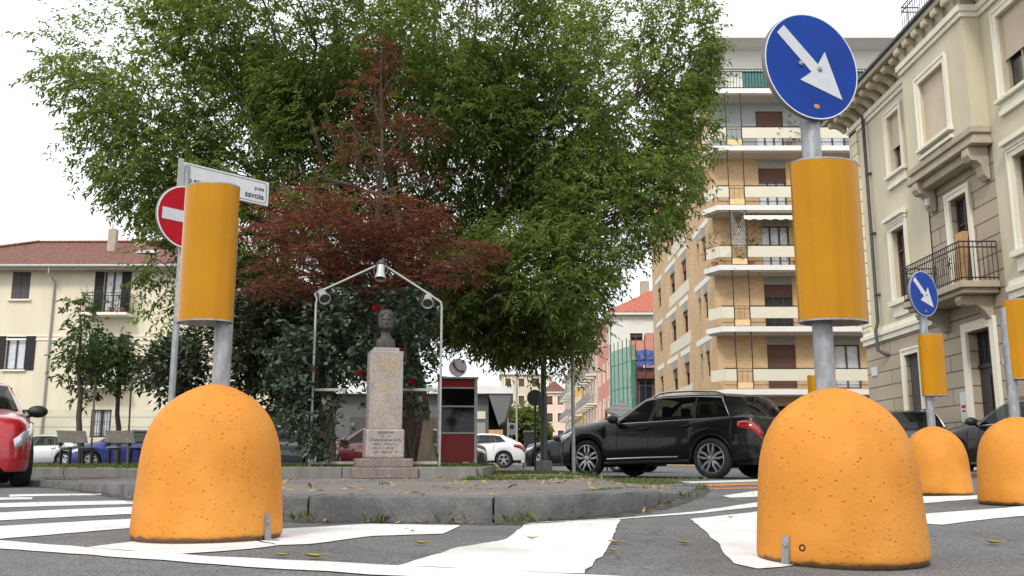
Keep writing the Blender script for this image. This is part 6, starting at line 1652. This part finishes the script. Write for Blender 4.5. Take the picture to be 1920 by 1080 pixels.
    # seats & head rests
    for x in (P['seat'], P['seat'] - .85):
        for y in (-.36, .36):
            m = MB(); m.box(x - .10, x + .06, y - .24, y + .24, zs(x) - .45, zs(x) + .10); m.box(x - .12, x - .02, y - .13, y + .13, zs(x) + .13, zs(x) + .33); m.build('seat', 'dark', o, bevel=.03)
    # wheel wells + wheels
    for a in (xf, xr):
        for s_ in (1, -1):
            m = MB(); n = 18; V = []
            for i in range(n + 1):
                t = math.pi * i / n
                V += [(a + (Ra + .002) * math.cos(t), s_ * .45, rw + Ra * math.sin(t)), (a + (Ra + .002) * math.cos(t), s_ * (wf_(a) * .965), rw + (Ra + .002) * math.sin(t))]
            m.add(V, [(2 * i, 2 * i + 2, 2 * i + 3, 2 * i + 1) for i in range(n)])
            m.add([(a - Ra, s_ * .5, .2), (a + Ra, s_ * .5, .2), (a + Ra, s_ * .5, rw + Ra), (a - Ra, s_ * .5, rw + Ra)], [(0, 1, 2, 3)]); m.build('wheel_well', 'dark', o)
    for a in (xf, xr):
        for s_ in (1, -1): wheel(o, a, s_ * (wf_(a) - .125), rw, P['rr'], .225, s_, P.get('spokes', 'double'), P.get('nsp', 5), P.get('rim', 'alloy'))
    # lights as raised patches of the side skin
    def patch(nm, mat, x0, x1, tfun, off=.008, both=True, n=8, par=o):
        for s_ in (1, -1):
            m = MB(); V = []
            for i in range(n + 1):
                x = x0 + (x1 - x0) * i / n; t0, t1 = tfun(i / n)
                for t in (t0, (t0 + t1) / 2, t1):
                    p = side_pt(x, t, off); V.append((p.x + (off * 1.0 if x > e - .3 else -off * 1.0 if x < -e + .3 else 0), p.y * s_, p.z))
            m.add(V, [(i * 3 + a, i * 3 + a + 1, (i + 1) * 3 + a + 1, (i + 1) * 3 + a) for i in range(n) for a in (0, 1)])
            q = m.build(nm, mat, par, smooth=60)
            md = q.modifiers.new('t', 'SOLIDIFY'); md.thickness = .012; md.offset = 0
            if not both: break
    patch('headlight', 'headlight', e - .03, e - P.get('hl', .55), lambda t: (.62 + .20 * t, .90 + .05 * t))
    patch('tail_light', 'taillight', -e + .02, -e + P.get('tl', .45), lambda t: (.66 + .10 * t, .96 - .06 * t))
    if detail:
        for s_ in (1, -1):
            for x, t0, t1 in P['seams']:
                sm = MB(); pa = [side_pt(x + (.02 * (1 - t)), t, .001) for t in np.linspace(t0, t1, 9)]; sm.tube([(p.x, p.y * s_, p.z) for p in pa], .0055, 5); sm.build('door_seam', 'dark', o)
        for s_ in (1, -1):
            for x in P['handles']:
                pa = [side_pt(x + d_, P.get('ht', .86), .02) for d_ in (-.10, 0, .10)]; m = MB(); m.tube([(p.x, p.y * s_, p.z) for p in pa], .016, 8); m.build('door_handle', paint, o, smooth=50)
        m = MB()
        for s_ in (1, -1):
            for a in (xf, xr):
                pa = []
                for i in range(25):
                    t = math.pi * i / 24; x = a + (Ra + .015) * math.cos(t); z = rw + (Ra + .015) * math.sin(t); pa.append((x, s_ * (wf_(x) * .958), z))
                m.tube(pa, .020, 6)
            pa = [side_pt(float(x), .015, -.006) for x in np.linspace(xr + Ra + .02, xf - Ra - .02, 12)]; m.tube([(p.x, p.y * s_, p.z) for p in pa], .035, 6)
        m.build('lower_trim', P.get('lower', 'black_plastic'), o, smooth=50)
        if P.get('sill'):
            m = MB()
            for s_ in (1, -1):
                pa = [side_pt(float(x), .12, .012) for x in np.linspace(xr + Ra + .25, xf - Ra - .1, 8)]; m.tube([(p.x, p.y * s_, p.z) for p in pa], .018, 6)
                pa = [side_pt(xf - Ra - .06, .42, .008), side_pt(xf - Ra - .16, .62, .008)]
                m.tube([(pa[0].x - .1, pa[0].y * s_, pa[0].z), (pa[1].x + .1, pa[1].y * s_, pa[1].z)], .012, 6)
            m.build('sill_trim', 'chrome', o, smooth=50)
    for s_ in (1, -1):
        x = kb[0] - .05; p = side_pt(x, 1.0)
        m = MB(lambda v, s_=s_: (v.x, v.y * s_, v.z)); m.ell((x, p.y + .14, p.z + .10), (.10, .13, .085), 10); m.tube([(x, p.y - .01, p.z + .01), (x, p.y + .08, p.z + .06)], .025, 6); m.build('mirror', P.get('mirror', paint), o, smooth=60)
    if P.get('rails'):
        for s_ in (1, -1):
            m = MB(); pa = [(x, s_ * re_ * .97, zr(x) + .005) for x in np.linspace(kt[0] - .1, kt[-1] - .05, 10)]; pa[0] = (pa[0][0], pa[0][1], pa[0][2] - .05); pa[-1] = (pa[-1][0], pa[-1][1], pa[-1][2] - .05); m.tube(pa, .02, 8); m.build('roof_rail', 'chrome' if P['rails'] == 1 else 'black_plastic', o, smooth=50)
    # bumpers and plates
    gx = P['zt'][0][0]
    m = MB(); zf0 = zl0(e) + .02; w1 = wf_(e) * .82
    m.box(e - .04, e + .012, -w1, w1, zf0 + .06, zf0 + .24); m.build('grille', 'black_plastic', o, bevel=.01)
    m = MB(); m.box(e + .014, e + .022, -.26, .26, zf0 + .10, zf0 + .21); m.build('number_plate', 'white', o)
    m = MB(); m.box(-e - .012, -e + .04, -w1 * .9, w1 * .9, zl0(-e) + .02, zl0(-e) + .2); m.build('rear_bumper_trim', 'black_plastic', o, bevel=.01)
    m = MB(); m.box(-e - .022, -e - .014, -.26, .26, zl0(-e) + .26, zl0(-e) + .37); m.build('number_plate', 'white', o)
    return o
SUV = dict(L=4.7, W=1.9, xf=1.49, xr=-1.37, rw=.375, rr=.275,
    zt=[(2.35, .74), (2.33, .93), (2.22, 1.02), (1.9, 1.09), (1.2, 1.17), (.95, 1.2), (-1.6, 1.22), (-2.1, 1.20), (-2.26, 1.10), (-2.33, .95), (-2.35, .80)],
    zs=[(2.35, .70), (2.33, .82), (2.2, .90), (1.9, .98), (1.2, 1.03), (.6, 1.05), (-.6, 1.07), (-1.5, 1.11), (-2.1, 1.12), (-2.28, 1.02), (-2.35, .78)],
    w=[(2.35, .62), (2.3, .74), (2.15, .86), (1.9, .925), (1.4, .945), (0, .93), (-1.3, .95), (-1.9, .93), (-2.2, .87), (-2.32, .78), (-2.35, .70)],
    zl=[(2.35, .26), (1.8, .24), (0, .30), (-1.9, .33), (-2.35, .40)], xA0=1.02, xA1=.18, xC1=-1.92, xC0=-2.2,
    zr=[(.5, 1.55), (.18, 1.60), (-.3, 1.655), (-.9, 1.65), (-1.6, 1.60), (-1.95, 1.55)],
    kb=[.80, .05, -.04, -.98, -1.04, -1.78], kt=[.10, -.16, -.24, -.98, -1.02, -1.52], cells='GBGBQ', seat=-.05, seams=[(.72, .05, .98), (-.02, .05, .98), (-.96, .35, .98)], handles=[.12, -.86], sill=True, rails=1, lower='black_plastic', tl=.42)
CROSS = dict(SUV, L=4.36, W=1.8, xf=1.40, xr=-1.24, rw=.35, rr=.235, spokes='single',
    zt=[(2.18, .70), (2.15, .90), (2.0, 1.0), (1.2, 1.10), (.95, 1.13), (-1.4, 1.2), (-1.9, 1.15), (-2.1, 1.02), (-2.18, .75)],
    zs=[(2.18, .66), (2.1, .82), (1.8, .92), (.9, 1.0), (-.6, 1.06), (-1.5, 1.14), (-1.95, 1.08), (-2.12, .95), (-2.18, .72)],
    w=[(2.18, .56), (2.1, .72), (1.9, .84), (1.4, .90), (.2, .86), (-1.2, .91), (-1.7, .88), (-2.05, .76), (-2.18, .62)],
    zl=[(2.18, .25), (0, .27), (-2.18, .36)], xA0=1.05, xA1=.2, xC1=-1.2, xC0=-1.95, zr=[(.5, 1.43), (.2, 1.50), (-.2, 1.55), (-.8, 1.53), (-1.25, 1.45)],
    kb=[.80, .0, -.06, -.9, -.95, -1.35], kt=[.10, -.15, -.2, -.75, -.78, -1.05], sill=False, rails=0, seams=[(.70, .05, .98), (-.02, .05, .98), (-.8, .5, .98)], tl=.5)
HATCH = dict(SUV, L=4.0, W=1.72, xf=1.26, xr=-1.24, rw=.31, rr=.215, spokes='single', nsp=7,
    zt=[(2.0, .62), (1.97, .80), (1.8, .90), (1.2, 1.0), (.95, 1.04), (-1.4, 1.06), (-1.8, 1.04), (-1.95, .92), (-2.0, .70)],
    zs=[(2.0, .58), (1.92, .74), (1.6, .82), (.9, .90), (-.6, .95), (-1.5, 1.0), (-1.85, .96), (-2.0, .68)],
    w=[(2.0, .50), (1.95, .64), (1.75, .77), (1.3, .85), (0, .85), (-1.2, .86), (-1.7, .82), (-1.93, .74), (-2.0, .66)],
    zl=[(2.0, .20), (0, .22), (-2.0, .28)], xA0=1.05, xA1=.25, xC1=-1.62, xC0=-1.86, zr=[(.5, 1.38), (.25, 1.43), (-.2, 1.49), (-.9, 1.48), (-1.65, 1.40)],
    kb=[.80, .0, -.06, -.85, -.9, -1.40], kt=[.15, -.12, -.18, -.85, -.88, -1.22], sill=False, rails=0, seams=[(.70, .05, .98), (-.04, .05, .98), (-.85, .4, .98)], trim='black_plastic')
SEDAN = dict(SUV, L=4.6, W=1.8, xf=1.42, xr=-1.33, rw=.325, rr=.23, spokes='single', nsp=7,
    zt=[(2.3, .60), (2.26, .78), (2.1, .86), (1.3, .96), (1.0, .99), (-1.5, 1.04), (-2.1, 1.04), (-2.25, .96), (-2.3, .72)],
    zs=[(2.3, .56), (2.2, .72), (1.8, .80), (.9, .88), (-.6, .92), (-1.5, .95), (-2.1, .95), (-2.25, .86), (-2.3, .66)],
    w=[(2.3, .54), (2.24, .68), (2.0, .82), (1.5, .89), (0, .89), (-1.3, .90), (-1.9, .86), (-2.22, .74), (-2.3, .62)],
    zl=[(2.3, .19), (0, .21), (-2.3, .28)], xA0=1.05, xA1=.30, xC1=-1.1, xC0=-1.75, zr=[(.6, 1.32), (.3, 1.37), (-.2, 1.43), (-.7, 1.42), (-1.1, 1.36)],
    kb=[.80, .0, -.06, -.9, -.95, -1.35], kt=[.18, -.1, -.16, -.72, -.76, -.98], sill=False, rails=0, seams=[(.70, .05, .98), (-.04, .05, .98), (-.85, .4, .98)])
BLACK = paintm('black_metallic_paint', (.006, .006, .0065), .1, .45); WHITE = paintm('white_paint', (.72, .72, .72), 0); RED = paintm('red_paint', (.42, .010, .016), .15); BLUE = paintm('blue_paint', (.012, .028, .17), .3); SILVER = paintm('silver_paint', (.5, .51, .52), .6); MAROON = paintm('maroon_paint', (.10, .012, .014), .2); NIGHT = paintm('dark_grey_paint_car', (.022, .023, .026), .3)
for m_ in (BLACK, WHITE, RED, BLUE, SILVER, MAROON, NIGHT): MT[m_.name] = m_
# near-side wheels of the estate car stand at (3.735,17.65) and (1.577,19.53)
al = R(41); fw_ = Vector((-math.cos(al), math.sin(al), 0)); lf = Vector((-math.sin(al), -math.cos(al), 0))
def place(ref, local): return Vector(ref) - fw_ * local[0] - lf * local[1]
c = place((3.735, 17.65, 0), (SUV['xr'], .84))
make_car('parked_car', 'black off-roader seen side on, with a red tail lamp and double-spoke rims', (c.x, c.y, 0), 139, BLACK, dict(SUV, mirror='black_plastic', handles=[.12, -.86]))
Y = 28.5; x = at(1118, 860, Y).x
make_car('parked_car', 'black saloon parked just beyond the black off-roader, its bonnet behind the thin post', (x, Y, 0), 139, BLACK, dict(SEDAN, mirror='black_plastic'))
Y = 43; x = at(985, 860, Y).x
make_car('parked_car', 'white crossover with black lower trim seen behind the phone booth', (x - 2.18, Y, 0), 178, WHITE, dict(CROSS, mirror='black_plastic'))
Y = 34; x = at(912, 860, Y).x
make_car('parked_car', 'dark grey hatchback mostly hidden by the phone booth', (x - 2.0, Y, 0), 5, NIGHT, dict(HATCH))
Y = 38; x = at(1010, 860, 50).x
make_car('parked_car', 'grey hatchback far off behind the wheelie bin', (x + 1.3, 50, 0), 172, SILVER, dict(HATCH))
make_car('parked_car', 'bright red hatchback at the left frame edge, front lamp and black door mirror showing', (-7.78, 13.2, 0), -57, RED, dict(HATCH, mirror='black_plastic', hl=.75))
Y = 40; make_car('parked_car', 'silver white saloon in front of the cream house', (at(78, 860, Y).x, Y, 0), 180, SILVER, dict(SEDAN))
Y = 35.5; make_car('parked_car', 'blue hatchback nosing out behind the two benches', (at(238, 860, Y).x, Y, 0), 205, BLUE, dict(HATCH))
Y = 31; make_car('parked_car', 'dark hatchback between the left bollard and the rose bush', (at(520, 860, Y).x, Y, 0), 8, NIGHT, dict(HATCH))
Y = 33; make_car('parked_car', 'dark maroon car seen through the rose stems beside the bust pedestal', (at(700, 860, Y).x, Y, 0), 165, MAROON, dict(HATCH))
make_car('parked_car', 'dark off-roader seen from behind with roof rails, above the smaller disc bollard', (10.4, 25.6, 0), 79, NIGHT, dict(SUV, rails=2, sill=False))
al = R(50); fw_ = Vector((-math.cos(al), math.sin(al), 0)); lf = Vector((-math.sin(al), -math.cos(al), 0))
make_car('parked_car', 'black car at the right frame edge between the two right bollards', (10.34, 18.45, 0), 104, BLACK, dict(CROSS, mirror='black_plastic'))
